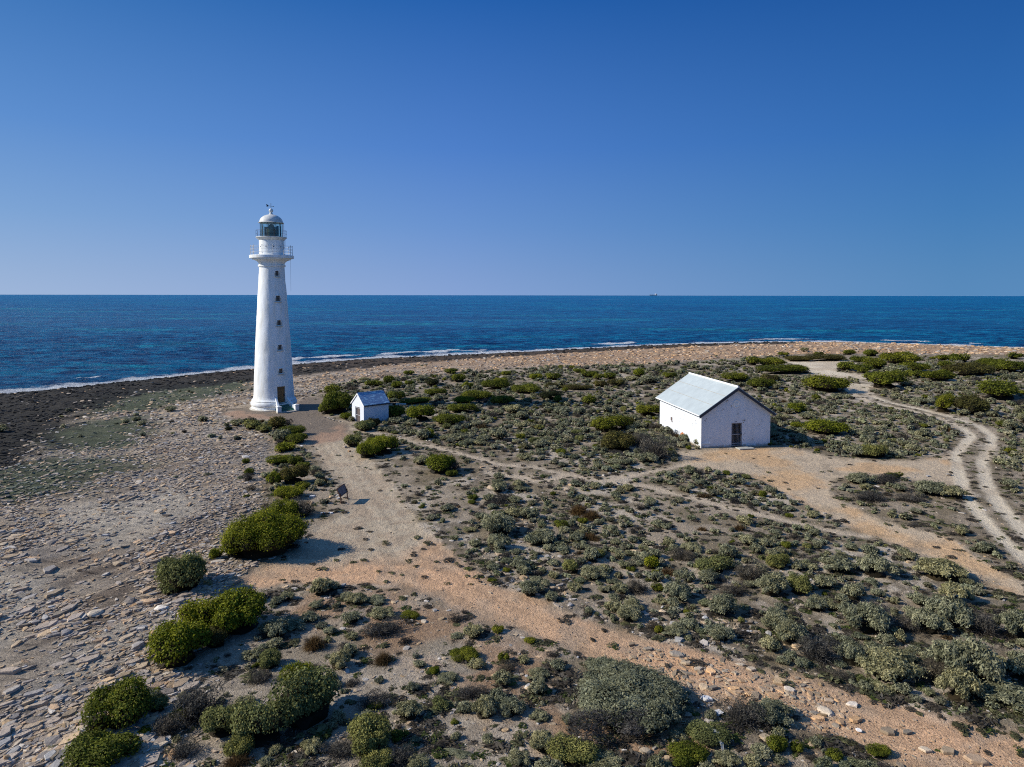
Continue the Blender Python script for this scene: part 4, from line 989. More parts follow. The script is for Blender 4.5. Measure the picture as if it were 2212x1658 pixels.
def stone_candidates():
    """places read from the picture-wide ground, so near stones are small and many, far ones big"""
    out = []
    def field(n, lo, hi):
        u = rng.uniform(-330, 2540, n); v = rng.uniform(lo, hi, n); return at(u, v)
    # rocky shore
    x, y, z = field(230000, 738, 1900)
    Fd = region_fields(x, y); dist = np.hypot(x, y)
    cl = fbm(x / 3.5, y / 3.5, 301, 4); pale = sstep(-1.5, 1, Fd['pale']); al = sstep(-2, 1, Fd['algae']); d = Fd['shore']
    path = path_sd(Fd)
    near = sstep(45, 25, y)
    edge = sstep(7, 0, Fd['rocky_shore'])                     # heaped stones at the upper margin
    dens = np.clip(1.25 * sstep(.34, .6, cl) + .35 + .8 * edge - .75 * near * (1 - edge) * sstep(.62, .45, cl), .12, 1.3) * (1 - .75 * pale) * (1 - .55 * al)
    dens *= np.where(y > 60, 1.0, 1) * .85
    ok = (Fd['rocky_shore'] > -.3 + rng.normal(0, .6, len(x))) & (d > -1.2) & (path < -.2) & (rng.uniform(0, 1, len(x)) < dens) & (np.hypot(x - LH[0], y - LH[1]) > 4.6)
    x, y, z, dist, d, near, al, edge, pale = [a[ok] for a in (x, y, z, dist, d, near, al, edge, pale)]
    dk = sstep(-3, 1, region_fields(x, y)['dark'] + 5 * (fbm(x / 2.5, y / 2.5, 95, 4) - .5))
    z = z + relief(x, y, d, region_fields(x, y)['rocky_shore'])
    size = np.clip(np.exp(rng.normal(math.log(.085), .50, len(x))),   .04, .36)
    size = np.where((near > .3) & (edge < .5), size * np.exp(rng.normal(.05, .30, len(x))), size)
    size = np.maximum(size, .0020 * dist * rng.uniform(.7, 1.8, len(x)))
    for i in range(len(x)):
        fx = y[i] > 100
        kd = 'dark' if rng.random() < dk[i] * .96 else ('green' if rng.random() < al[i] * .6 else ('orange' if rng.random() < (.55 if fx else .07) else ('tan' if rng.random() < .35 else ('pale' if rng.random() < .2 else 'grey'))))
        out.append((x[i], y[i], z[i], size[i], 'slab' if (rng.random() < .75 and y[i] < 70) else 'peb', kd, True))
    # rubble and litter in the scrub and on the roads
    x, y, z = field(85000, 800, 1900)
    Fd = region_fields(x, y); p = path_sd(Fd)
    rub = sstep(-1.5, 1.0, Fd['rubble']); sl = sstep(-.5, .8, Fd['slabby']); rd = sstep(-.2, .5, Fd['dirt_road'])
    mg = np.exp(-((p + .35) / .35) ** 2)
    dn = .12 + .85 * rub * sstep(.30, .55, fbm(x / 1.8, y / 1.8, 311, 3)) + .5 * sl + .10 * rd + .16 * mg * sstep(.5, .6, fbm(x / 5, y / 5, 317, 2)) + .12 * sstep(.5, .7, fbm(x / 4, y / 4, 313, 3))
    dn = np.where((p > 0) & (sl < .1), .055 + .12 * rd, dn) * np.where(y > 45, .45, 1)
    bld = (np.hypot(x - LH[0], y - LH[1]) < 4.6) | (np.hypot(x - 20, y - 65) < 5.5) | (np.hypot(x + 15.5, y - 71.5) < 1.8)
    ok = (Fd['rocky_shore'] < 0) & (Fd['shore'] > 4) & (rng.uniform(0, 1, len(x)) < dn) & ~bld
    x, y, z, p, rub, sl, rd = [a[ok] for a in (x, y, z, p, rub, sl, rd)]; dist = np.hypot(x, y)
    size = np.clip(np.exp(rng.normal(math.log(.046), .48, len(x))) * (1 + 1.1 * rub * (rng.random(len(x)) < .5)) * (1 + 1.0 * sl * (rng.random(len(x)) < .5)), .022, .26)
    size = np.where((p > 0) & (sl < .1), size * .6, size); size = np.maximum(size, .0011 * dist)
    for i in range(len(x)):
        kd = 'tan' if rng.random() < .5 else ('pale' if rng.random() < .4 else 'grey')
        if rd[i] > .5: kd = 'orange' if rng.random() < .5 else 'tan'
        out.append((x[i], y[i], z[i] - (.04 if p[i] > 0 else 0), size[i], 'slab' if rng.random() < (.75 if sl[i] > .5 else .35) else 'peb', kd, False))
    return out
HAND_ROCKS = [  # view, x, base y, width in view pixels, kind, colour
    ('4', 45, 530, 60, 'rock', 'tan'), ('4', 320, 690, 45, 'rock', 'grey'), ('4', 940, 830, 85, 'slab', 'tan'), ('4', 880, 735, 50, 'rock', 'tan'), ('4', 1000, 765, 62, 'rock', 'tan'), ('4', 1135, 770, 45, 'rock', 'pale'), ('4', 800, 725, 50, 'rock', 'tan'),
    ('4', 60, 1190, 62, 'rock', 'pale'), ('4', 265, 1560, 70, 'rock', 'pale'), ('4', 395, 1520, 85, 'slab', 'tan'), ('4', 775, 1590, 70, 'rock', 'tan'), ('4', 1505, 1510, 75, 'rock', 'tan'), ('4', 220, 1645, 50, 'rock', 'pale'), ('4', 1160, 1395, 55, 'rock', 'grey'), ('4', 1020, 1360, 55, 'rock', 'tan'), ('4', 745, 1610, 80, 'slab', 'tan'),
    ('4', 690, 925, 50, 'slab', 'tan'), ('4', 785, 955, 60, 'slab', 'tan'), ('4', 965, 990, 80, 'slab', 'pale'), ('4', 1020, 1040, 70, 'slab', 'tan'), ('4', 1170, 1090, 60, 'slab', 'orange'), ('4', 1090, 1075, 60, 'slab', 'tan'), ('4', 1410, 1075, 55, 'slab', 'tan'), ('4', 1180, 1190, 60, 'slab', 'tan'), ('4', 1310, 1200, 70, 'slab', 'orange'), ('4', 1590, 1160, 90, 'slab', 'tan'), ('4', 1640, 1200, 60, 'slab', 'pale'), ('4', 790, 1115, 80, 'slab', 'orange'),
    ('5', 262, 1560, 70, 'slab', 'tan'), ('5', 165, 1060, 60, 'rock', 'tan'), ('5', 765, 1195, 52, 'slab', 'tan'), ('5', 20, 1530, 60, 'rock', 'tan'), ('5', 330, 1330, 50, 'slab', 'orange'), ('5', 450, 1350, 50, 'slab', 'pale'), ('5', 470, 1430, 60, 'slab', 'orange'), ('5', 630, 1490, 70, 'slab', 'tan'), ('5', 730, 1490, 45, 'slab', 'tan'), ('5', 940, 1590, 65, 'slab', 'tan'), ('5', 1090, 1640, 80, 'slab', 'orange'), ('5', 820, 1580, 50, 'slab', 'tan'), ('5', 620, 560, 26, 'rock', 'pale'), ('5', 580, 535, 24, 'rock', 'pale'), ('5', 735, 625, 28, 'rock', 'tan'), ('5', 765, 612, 26, 'rock', 'tan'), ('5', 808, 630, 28, 'rock', 'pale'), ('5', 690, 580, 24, 'slab', 'tan'), ('5', 505, 555, 30, 'slab', 'pale'), ('5', 1020, 440, 42, 'slab', 'tan'), ('5', 935, 180, 24, 'rock', 'pale'), ('5', 830, 185, 24, 'slab', 'pale'), ('5', 570, 240, 30, 'slab', 'pale'), ('5', 600, 270, 30, 'slab', 'tan'), ('5', 1005, 375, 30, 'slab', 'pale'),
    ('3', 1600, 385, 55, 'rock', 'tan'), ('3', 1600, 312, 45, 'rock', 'tan'), ('3', 1535, 515, 45, 'rock', 'tan'), ('3', 1760, 530, 65, 'rock', 'tan'), ('3', 1725, 600, 40, 'rock', 'pale'), ('3', 1645, 1445, 50, 'rock', 'tan'), ('3', 1780, 1190, 62, 'rock', 'tan'), ('3', 1735, 1600, 45, 'rock', 'grey'), ('3', 1710, 1110, 42, 'slab', 'pale'), ('3', 1070, 1160, 32, 'rock', 'tan'), ('3', 645, 1485, 40, 'rock', 'grey'),
    ('3', 310, 578, 40, 'slab', 'tan'), ('3', 365, 596, 42, 'rock', 'pale'), ('3', 280, 606, 50, 'slab', 'grey'), ('3', 450, 596, 36, 'rock', 'tan'), ('3', 620, 562, 36, 'slab', 'tan'), ('3', 645, 576, 38, 'slab', 'pale'), ('3', 565, 645, 42, 'slab', 'grey'), ('3', 640, 600, 40, 'slab', 'orange'), ('3', 520, 595, 36, 'slab', 'tan'), ('3', 800, 592, 42, 'slab', 'grey'),
    ('3', 1040, 635, 38, 'slab', 'tan'), ('3', 1078, 648, 34, 'slab', 'tan'), ('3', 1113, 656, 42, 'slab', 'tan'), ('3', 1162, 664, 38, 'slab', 'pale'), ('3', 1186, 682, 24, 'slab', 'pale'), ('3', 1215, 722, 34, 'rock', 'pale'), ('3', 1258, 772, 46, 'rock', 'tan'), ('3', 1150, 790, 38, 'rock', 'tan'), ('3', 1072, 785, 30, 'rock', 'pale'), ('3', 1025, 762, 46, 'slab', 'grey'), ('3', 980, 612, 30, 'slab', 'tan'), ('3', 1300, 720, 34, 'slab', 'pale'),
    ('3', 1555, 845, 40, 'slab', 'grey'), ('3', 1622, 852, 42, 'slab', 'pale'), ('3', 1675, 870, 34, 'slab', 'tan'), ('3', 1705, 866, 36, 'slab', 'tan'), ('3', 1745, 884, 32, 'slab', 'pale'), ('3', 1240, 1010, 26, 'rock', 'pale'), ('3', 1272, 1010, 34, 'rock', 'tan'), ('3', 1120, 918, 30, 'rock', 'tan'), ('3', 1480, 935, 36, 'slab', 'tan'), ('3', 655, 830, 40, 'slab', 'pale'), ('3', 540, 720, 26, 'slab', 'pale'), ('3', 880, 920, 28, 'slab', 'tan'), ('3', 1840, 1000, 36, 'slab', 'orange'), ('3', 1570, 1110, 36, 'slab', 'tan'),
    ('M', 895, 380, 105, 'rock', 'tan'), ('M', 945, 945, 70, 'rock', 'tan'), ('M', 935, 850, 70, 'rock', 'tan'), ('M', 1190, 790, 62, 'rock', 'tan'), ('M', 1225, 540, 34, 'rock', 'pale'), ('M', 1500, 385, 110, 'slab', 'tan'), ('M', 1550, 345, 100, 'slab', 'tan'), ('M', 1430, 1030, 62, 'slab', 'pale'), ('M', 1300, 1050, 60, 'rock', 'tan'), ('M', 1175, 680, 50, 'slab', 'tan'), ('M', 990, 1010, 34, 'rock', 'tan'), ('M', 1125, 1250, 50, 'rock', 'grey'), ('M', 950, 1170, 40, 'slab', 'pale'), ('M', 1555, 1170, 34, 'rock', 'pale'), ('M', 2080, 930, 110, 'slab', 'tan'), ('M', 1730, 380, 60, 'slab', 'orange'), ('M', 1470, 960, 50, 'rock', 'pale'), ('M', 1330, 1190, 50, 'rock', 'tan'), ('M', 1400, 1230, 60, 'rock', 'tan'), ('M', 1885, 1250, 34, 'rock', 'tan'), ('M', 1160, 950, 60, 'slab', 'tan'), ('M', 800, 195, 50, 'rock', 'orange'), ('M', 880, 210, 50, 'slab', 'tan'),
    ('Z', 615, 540, 150, 'slab', 'grey'), ('Z', 765, 515, 110, 'rock', 'grey'), ('Z', 960, 520, 200, 'slab', 'grey'), ('Z', 330, 205, 130, 'slab', 'grey'), ('Z', 740, 180, 120, 'rock', 'grey'), ('Z', 80, 820, 150, 'slab', 'grey'), ('Z', 440, 190, 150, 'slab', 'grey'), ('Z', 500, 100, 200, 'slab', 'grey'), ('Z', 690, 945, 110, 'rock', 'grey'), ('Z', 1030, 1270, 90, 'rock', 'pale'), ('Z', 790, 1490, 90, 'rock', 'grey'), ('Z', 660, 1450, 130, 'slab', 'grey'), ('Z', 215, 1350, 160, 'slab', 'grey'), ('Z', 110, 1150, 140, 'slab', 'grey'), ('Z', 560, 1190, 150, 'slab', 'grey'), ('Z', 620, 1260, 110, 'slab', 'grey'), ('Z', 900, 1240, 80, 'rock', 'tan'), ('Z', 300, 1540, 100, 'slab', 'tan'), ('Z', 480, 1380, 120, 'slab', 'grey'), ('Z', 1230, 330, 100, 'rock', 'tan'), ('Z', 1520, 350, 110, 'slab', 'grey'), ('Z', 1690, 320, 90, 'rock', 'tan'), ('Z', 1120, 820, 80, 'rock', 'tan'), ('Z', 150, 980, 120, 'slab', 'grey'), ('Z', 430, 880, 120, 'slab', 'grey'), ('Z', 330, 930, 100, 'slab', 'grey'), ('Z', 590, 810, 180, 'slab', 'grey'), ('Z', 460, 1640, 140, 'slab', 'grey'), ('Z', 350, 1620, 100, 'slab', 'grey'), ('Z', 90, 1640, 100, 'rock', 'grey'), ('Z', 880, 140, 70, 'slab', 'grey'),
    ('A', 1195, 775, 55, 'rock', 'tan'), ('A', 1310, 372, 45, 'rock', 'grey'), ('A', 1345, 405, 34, 'rock', 'orange'), ('A', 1640, 440, 50, 'slab', 'pale'), ('A', 825, 1495, 50, 'slab', 'tan'), ('A', 900, 1520, 55, 'rock', 'pale'), ('A', 1030, 825, 60, 'rock', 'orange')]
BORDERS = [('M', [(1680, 225), (1760, 255), (1830, 262), (1900, 235), (1990, 235), (2060, 220), (2130, 205), (2205, 200)], 'in the row above the footpath fork'),
           ('M', [(1945, 310), (1960, 340), (2010, 352), (2070, 370), (2130, 380), (2205, 390)], 'in the curved row below the footpath fork'),
           ('6', [(455, 672), (500, 685), (560, 696)], 'in the short row below the hut'), ('6', [(680, 718), (740, 716), (800, 722)], 'in the row right of the hut path'),
           ('A', [(1150, 130), (1215, 152), (1280, 166), (1352, 168)], 'edging the dark yard left of the hut'), ('3', [(600, 558), (650, 560), (662, 575)], 'heaped at the lower road edge')]
WHITE_ROCKS = [  # view, x, base y, width, label
    ('4', 1140, 1262, 72, 'white and yellow boulder at the lower edge of the slabby orange road'), ('4', 1212, 1345, 66, 'whitish grey boulder below the white and yellow boulder'),
    ('A', 1043, 772, 58, 'flat white slab left of the tilted board'), ('A', 1252, 760, 28, 'upright white stone leaning at the back of the tilted board'), ('A', 1257, 785, 34, 'white stone lying at the foot of the tilted board'),
    ('A', 1132, 905, 46, 'white block with a square end below the tilted board'), ('A', 1194, 902, 42, 'white stone right of the square white block'), ('A', 963, 362, 24, 'white stone at the path edge beside the dark bushes'), ('4', 372, 1490, 30, 'small white stone on the tan slab at the bottom'),
    ('6', 1350, 592, 34, 'white stone in the far scrub between hut and store'), ('M', 1110, 45, 34, 'curved white stone above the footpath'), ('5', 480, 1478, 26, 'white pointed stone at the bottom edge of the road')]
def rock_mesh(kind, seed, tint):
    V, T = SLABS[seed % len(SLABS)] if kind == 'slab' else ROCKS[seed % len(ROCKS)]
    return V, T
_mc = {}
def stone_obj(kind, seed, tint, x, y, z, sx, sy, sz, rz, name):
    key = (kind, seed % 14 if kind == 'slab' else seed % 10, tint)
    if key not in _mc:
        V, T = rock_mesh(kind, seed, tint)
        c = stone_tint(tint, 1) if tint != 'white' else np.array([[.74, .73, .70]])
        _mc[key] = mesh_np(name, V, [T], np.repeat(c, len(V), 0), mat=M['stone'])
    o = put(name, _mc[key]); o.location = (x, y, z); o.scale = (sx, sy, sz); o.rotation_euler = (0, 0, rz); return o
COLW = {'grey': 'grey', 'tan': 'tan', 'orange': 'orange brown', 'pale': 'pale', 'dark': 'dark wet', 'green': 'greenish'}
def stones():
    cand = stone_candidates(); n_ind = 0
    for v, px_, py_, wd, kd, tn in HAND_ROCKS:
        u, q = vp(v, px_, py_); s = VW[v][2] * 1.788; x, y, z = [float(a) for a in at(u, q)]
        if v == 'Z': z += float(relief(np.array([x]), np.array([y]), np.array([20.]), np.array([3.]))[0])
        W = wd / s * math.hypot(x, y, CAMH) / F; r = W / 2; sd = rng.integers(0, 1000)
        name = 'flat_rock' if kd == 'slab' else 'rock'
        shelf = v == 'Z'
        o = stone_obj(kd, int(sd), tn, x, y + r * .5, z + (.0 if kd == 'slab' else r * .12), r * 1.05, r * (1.0 if kd == 'slab' else .85), r * (.9 if kd == 'slab' else 1.25), (STRIKE + rng.normal(0, .25)) if shelf else rng.uniform(-.6, .6), name)
        if kd == 'slab': o.rotation_euler.x = rng.normal(0, .08)
        size = 'large' if W > .45 else ('medium' if W > .25 else 'small')
        tag(o, '%s %s %s %s' % (size, COLW[tn], 'flat slab' if kd == 'slab' else 'angular rock', where(x, y)), 'rock', 'loose rocks and slabs'); n_ind += 1
    for v, px_, py_, wd, lab in WHITE_ROCKS:
        u, q = vp(v, px_, py_); s = VW[v][2] * 1.788; x, y, z = [float(a) for a in at(u, q)]; r = wd / s * math.hypot(x, y, CAMH) / F / 2
        o = stone_obj('slab' if ('slab' in lab or 'block' in lab) else 'peb', int(rng.integers(0, 99)), 'white', x, y + r * .4, z + r * .15, r, r * .8, r * 1.1, rng.uniform(-.4, .4), 'white_rock'); tag(o, lab, 'rock', 'white rocks')
    for v, pts, what in BORDERS:
        q = [vp(v, *p) for p in pts]; X, Y, Z = at([p[0] for p in q], [p[1] for p in q])
        for i in range(len(X) - 1):
            L = math.hypot(X[i + 1] - X[i], Y[i + 1] - Y[i]); k = max(1, int(L / .42))
            for j in range(k):
                t_ = (j + rng.uniform(.2, .8)) / k; xx = X[i] + (X[i + 1] - X[i]) * t_ + rng.normal(0, .05); yy = Y[i] + (Y[i + 1] - Y[i]) * t_ + rng.normal(0, .08); r = rng.uniform(.12, .22)
                o = stone_obj('slab' if rng.random() < .6 else 'rock', int(rng.integers(0, 99)), 'pale' if rng.random() < .7 else 'grey', xx, yy, float(tz(xx, yy)) + .03, r, r * .75, r * .9, rng.uniform(0, 6.28), 'border_stone')
                tag(o, 'pale border stone ' + what, 'rock', 'border stones along the paths')
    cand.sort(key=lambda c: -c[3] / math.hypot(c[0], c[1]))
    ind = []; rest = []
    for c in cand:
        u, q = proj(c[0], c[1], c[2])
        if len(ind) < 300 - n_ind and 5 < u < 2207 and q < 1655: ind.append(c)
        else: rest.append(c)
    for i, (x, y, z, s, kd, tn, sh) in enumerate(ind):
        name = 'flat_rock' if kd == 'slab' else 'rock'
        rz = STRIKE + rng.normal(0, .3) if (sh and kd == 'slab') else rng.uniform(0, 6.28)
        o = stone_obj('slab' if kd == 'slab' else 'rock', i, tn, x, y, z + .01, s * 1.15, s * .9, s * (1.0 if kd == 'slab' else .9), rz, name)
        size = 'large' if s > .2 else ('medium' if s > .12 else 'small')
        tag(o, '%s %s %s %s' % (size, COLW[tn], 'flat slab' if kd == 'slab' else 'angular rock', where(x, y)), 'rock', 'loose rocks and slabs')
    B = {True: Batch(), False: Batch()}
    for i, (x, y, z, s, kd, tn, sh) in enumerate(rest):
        V, T = SLABS[i % 14] if kd == 'slab' else PEBS[i % 8]
        rz = STRIKE + rng.normal(0, .35) if (sh and kd == 'slab') else rng.uniform(0, 6.28)
        W = xf(V, x, y, z, s * rng.uniform(.9, 1.35), s * rng.uniform(.6, .95), s * (rng.uniform(.7, 1.3) if kd == 'slab' else rng.uniform(.8, 1.15)), rz, (rng.normal(0, .12), rng.normal(0, .12)))
        B[sh].add(W, T, np.repeat(stone_tint(tn, 1), len(V), 0))
    tag(B[True].build('shore_stones', M['stone']), kind='stuff', label='grey and tan broken stones covering the rocky shore', cat='stones')
    tag(B[False].build('rubble_stones', M['stone']), kind='stuff', label='small stones and rubble strewn over roads and scrub', cat='stones')
    print('stones', len(ind) + n_ind, len(rest))
stones()

# ------------------------------------------------------------------ foliage
def foliage(seed, n, leaf, lobes, lob_r, colors, upright=.0, ragged=.0, core=True, flatten=1.0, long_=1.5):
    """a dome of lobes, radius 1 and height 1, covered with n small leaves; returns V, T, C"""
    r = np.random.default_rng(seed)
    a = r.uniform(0, 2 * np.pi, lobes); q = np.sqrt(r.uniform(0, 1, lobes)) * (1 - lob_r * .75)
    cz = np.sqrt(np.clip(1 - (q / 1.05) ** 2, 0, 1)) * (1 - lob_r * .9) * r.uniform(.72, 1.04, lobes)
    cen = np.stack([q * np.cos(a), q * np.sin(a), np.maximum(cz, lob_r * .3)], 1); lr = lob_r * r.uniform(.55, 1.3, lobes)
    tone = r.uniform(.82, 1.18, lobes)
    li = r.integers(0, lobes, n * 2); d = r.normal(0, 1, (n * 2, 3)); d /= np.linalg.norm(d, axis=1)[:, None]
    d[:, 2] = np.where(d[:, 2] < -.25, -d[:, 2], d[:, 2])
    P = cen[li] + d * lr[li][:, None] * (1 + r.normal(.03, .10 + ragged, (n * 2, 1)))
    # keep leaves not buried in other lobes
    out_ = r.uniform(0, 1, (n * 2, 1)) < .12; P = np.where(out_, P + d * np.abs(r.normal(0, .10, (n * 2, 1))) + np.array([0, 0, .02]), P)
    dd = np.linalg.norm(P[:, None, :] - cen[None], axis=2) / lr[None]; dd[np.arange(n * 2), li] = 9
    keep = (dd.min(1) > .86) & (P[:, 2] > .0)
    P, d, li = P[keep][:n], d[keep][:n], li[keep][:n]; m = len(P)
    nrm = d * .9 + r.normal(0, .55, (m, 3)); nrm[:, 2] += .15; nrm /= np.linalg.norm(nrm, axis=1)[:, None]
    t = np.cross(nrm, r.normal(0, 1, (m, 3))); 
    if upright: up_ = np.array([0, 0, 1.]) - nrm * nrm[:, 2:]; t = t * (1 - upright) + up_ * upright + .001
    t /= np.linalg.norm(t, axis=1)[:, None]; b = np.cross(nrm, t)
    s = leaf * r.uniform(.6, 1.35, (m, 1))
    V = np.stack([P + t * s * long_ * .5, P + b * s * .5, P - t * s * long_ * .5, P - b * s * .5], 1).reshape(-1, 3)
    k = np.arange(m) * 4; T = np.concatenate([np.stack([k, k + 1, k + 2], 1), np.stack([k, k + 2, k + 3], 1)])
    cc = np.array(colors); ci = np.clip((tone[li] - .75) / .5 + r.normal(0, .25, m), 0, .999) * (len(cc) - 1); i0 = ci.astype(int); f_ = (ci - i0)[:, None]
    C = cc[i0] * (1 - f_) + cc[np.minimum(i0 + 1, len(cc) - 1)] * f_; C = C * r.uniform(.7, 1.3, (m, 1)); C = np.repeat(C, 4, 0)
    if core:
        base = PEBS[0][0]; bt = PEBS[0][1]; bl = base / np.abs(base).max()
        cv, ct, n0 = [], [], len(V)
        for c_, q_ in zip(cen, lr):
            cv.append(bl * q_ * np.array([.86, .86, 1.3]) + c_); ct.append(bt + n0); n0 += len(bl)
        # filler added inside the dome so no light shows through from below
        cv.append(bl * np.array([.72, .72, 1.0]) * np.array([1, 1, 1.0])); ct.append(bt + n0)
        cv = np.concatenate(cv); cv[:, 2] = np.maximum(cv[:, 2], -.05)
        V = np.concatenate([V, cv]); T = np.concatenate([T] + ct); C = np.concatenate([C, np.tile(np.array([.030, .024, .014]), (len(cv), 1))])  # inner twigs, painted near-black so gaps between leaves read as shade
    V[:, 2] = np.maximum(V[:, 2], -.06) * flatten
    return V, T, np.clip(C, .003, .8)
def twigs(seed, n, colors, spread=1.0, droop=.25, wd=.012, curve=True):
    """dry twigs or blades fanning from the base; radius 1, height about 1"""
    r = np.random.default_rng(seed); V, T, C = [], [], []; k = 0; cc = np.array(colors)
    for i in range(n):
        a = r.uniform(0, 2 * np.pi); e = r.uniform(.12, 1.0); L = r.uniform(.6, 1.1); o = r.normal(0, .22, 2) * spread
        hx, hz = math.cos(e * 1.5) * spread, math.sin(e * 1.5); p0 = np.array([o[0], o[1], 0.]); dr = np.array([math.cos(a) * hx, math.sin(a) * hx, hz])
        p1 = p0 + dr * L * .55; p2 = p0 + dr * L + np.array([math.cos(a) * droop * .5, math.sin(a) * droop * .5, -droop]) * L * hx
        sd = np.cross(dr, r.normal(0, 1, 3)); sd /= np.linalg.norm(sd) + 1e-6; sd *= wd * r.uniform(.7, 1.4)
        V += [p0 - sd, p0 + sd, p1 + sd, p1 - sd, p2]; T += [(k, k + 1, k + 2), (k, k + 2, k + 3), (k + 3, k + 2, k + 4)]; k += 5
        C += [cc[r.integers(0, len(cc))] * r.uniform(.7, 1.3)] * 5
    V = np.array(V); V[:, 2] = np.clip(V[:, 2], -.05, None); return V, np.array(T), np.clip(np.array(C), .003, .8)
PAL = {'bright': [(.072, .088, .007), (.168, .190, .012), (.300, .305, .026)], 'green': [(.062, .074, .009), (.130, .148, .014), (.225, .234, .028)],
       'olive': [(.105, .112, .036), (.190, .200, .066), (.290, .292, .105)], 'grey': [(.145, .146, .082), (.262, .260, .152), (.395, .385, .240)],
       'brown': [(.060, .050, .018), (.105, .094, .026), (.150, .140, .036)], 'dark': [(.016, .020, .008), (.030, .036, .012), (.050, .058, .018)]}
LOD = {}   # kind -> {level: [(V,T,C)...]}
for kd, pal in PAL.items():
    g = kd == 'grey'
    LOD[kd] = {3: [foliage(900 + i, 22000, .026, 46, .22, pal, core=True, ragged=.06, upright=0 if not g else .6, long_=1.6 if not g else 2.6) for i in range(2)],
               2: [foliage(10 + i, 5600 if not g else 5200, .055, 16 if not g else 30, .34 if not g else .22, pal, upright=0 if not g else .6, ragged=.03 if not g else .12, long_=1.5 if not g else 2.3) for i in range(3)],
               1: [foliage(30 + i, 1500 if not g else 1200, .095, 9 if not g else 16, .42 if not g else .28, pal, upright=0 if not g else .55, ragged=.03 if not g else .12, long_=1.5 if not g else 2.0) for i in range(4)],
               0: [foliage(60 + i, 260 if not g else 170, .20 if not g else .24, 5, .52, pal) for i in range(5)]}
LOD['dry'] = {3: [foliage(400, 5000, .022, 20, .3, [(.05, .045, .04), (.10, .09, .078), (.15, .14, .12)], core=False, ragged=.1, long_=5)], 2: [], 1: [], 0: []}
for i in range(3):
    v1 = twigs(500 + i, 700, [(.05, .044, .038), (.10, .09, .078), (.17, .155, .135)], wd=.010); v2 = foliage(510 + i, 1300, .03, 12, .34, [(.06, .054, .044), (.12, .108, .088), (.17, .155, .125)], core=False, ragged=.12, long_=4)
    LOD['dry'][2].append((np.concatenate([v1[0], v2[0]]), np.concatenate([v1[1], v2[1] + len(v1[0])]), np.concatenate([v1[2], v2[2]])))
    v1 = twigs(530 + i, 220, [(.05, .044, .038), (.10, .09, .078), (.15, .135, .12)], wd=.02); v2 = foliage(540 + i, 420, .06, 10, .34, [(.04, .036, .03), (.08, .072, .06)], core=False, ragged=.1, long_=3)
    LOD['dry'][1].append((np.concatenate([v1[0], v2[0]]), np.concatenate([v1[1], v2[1] + len(v1[0])]), np.concatenate([v1[2], v2[2]])))
    LOD['dry'][0].append(foliage(550 + i, 120, .2, 5, .5, [(.05, .045, .036), (.085, .08, .062)]))
LOD['tuft'] = {k: [twigs(600 + i, n, [(.055, .032, .014), (.10, .060, .026), (.15, .105, .05)], droop=.55, wd=w_) for i in range(2)] for k, n, w_ in ((3, 900, .012), (2, 900, .012), (1, 350, .022), (0, 80, .06))}
_fm = {}
def fol_mesh(kd, lv, i):
    L = LOD[kd][lv] or LOD[kd][2]; i %= len(L)
    if (kd, lv, i) not in _fm: V, T, C = L[i]; _fm[(kd, lv, i)] = mesh_np('foliage', V, [T], C, mat=M['leaf'])
    return _fm[(kd, lv, i)]
NAME = {'bright': 'green_bush', 'green': 'green_bush', 'olive': 'olive_bush', 'grey': 'saltbush', 'brown': 'brown_bush', 'dark': 'dark_bush', 'dry': 'dry_shrub', 'tuft': 'sedge_tussock'}
CATN = {'green_bush': 'bush', 'olive_bush': 'bush', 'saltbush': 'bush', 'brown_bush': 'bush', 'dark_bush': 'bush', 'dry_shrub': 'shrub', 'sedge_tussock': 'grass tuft'}
WORD = {'bright': 'bright green leafy bush', 'green': 'mid green leafy bush', 'olive': 'olive green bush', 'grey': 'grey-green saltbush', 'brown': 'brownish green bush', 'dark': 'very dark low bush', 'dry': 'dry twiggy shrub', 'tuft': 'brown sedge tussock'}
placed = []   # (x, y, rx, ry)
used_labels = {}
def bush(kd, x, y, z, rx, ry, h, rz, label=None, group=None):
    dist = math.hypot(x, y); pxs = rx * 671 / dist
    lv = 3 if pxs > 38 and rx > 1.3 else (2 if pxs > 11 else (1 if pxs > 3.6 else 0))
    o = put(NAME[kd], fol_mesh(kd, lv, int(rng.integers(0, 9)))); o.location = (x, y, z - .03); o.scale = (rx, ry, h); o.rotation_euler = (0, 0, rz)
    tag(o, label, CATN[NAME[kd]], group); placed.append((x, y, max(rx, ry))); return o
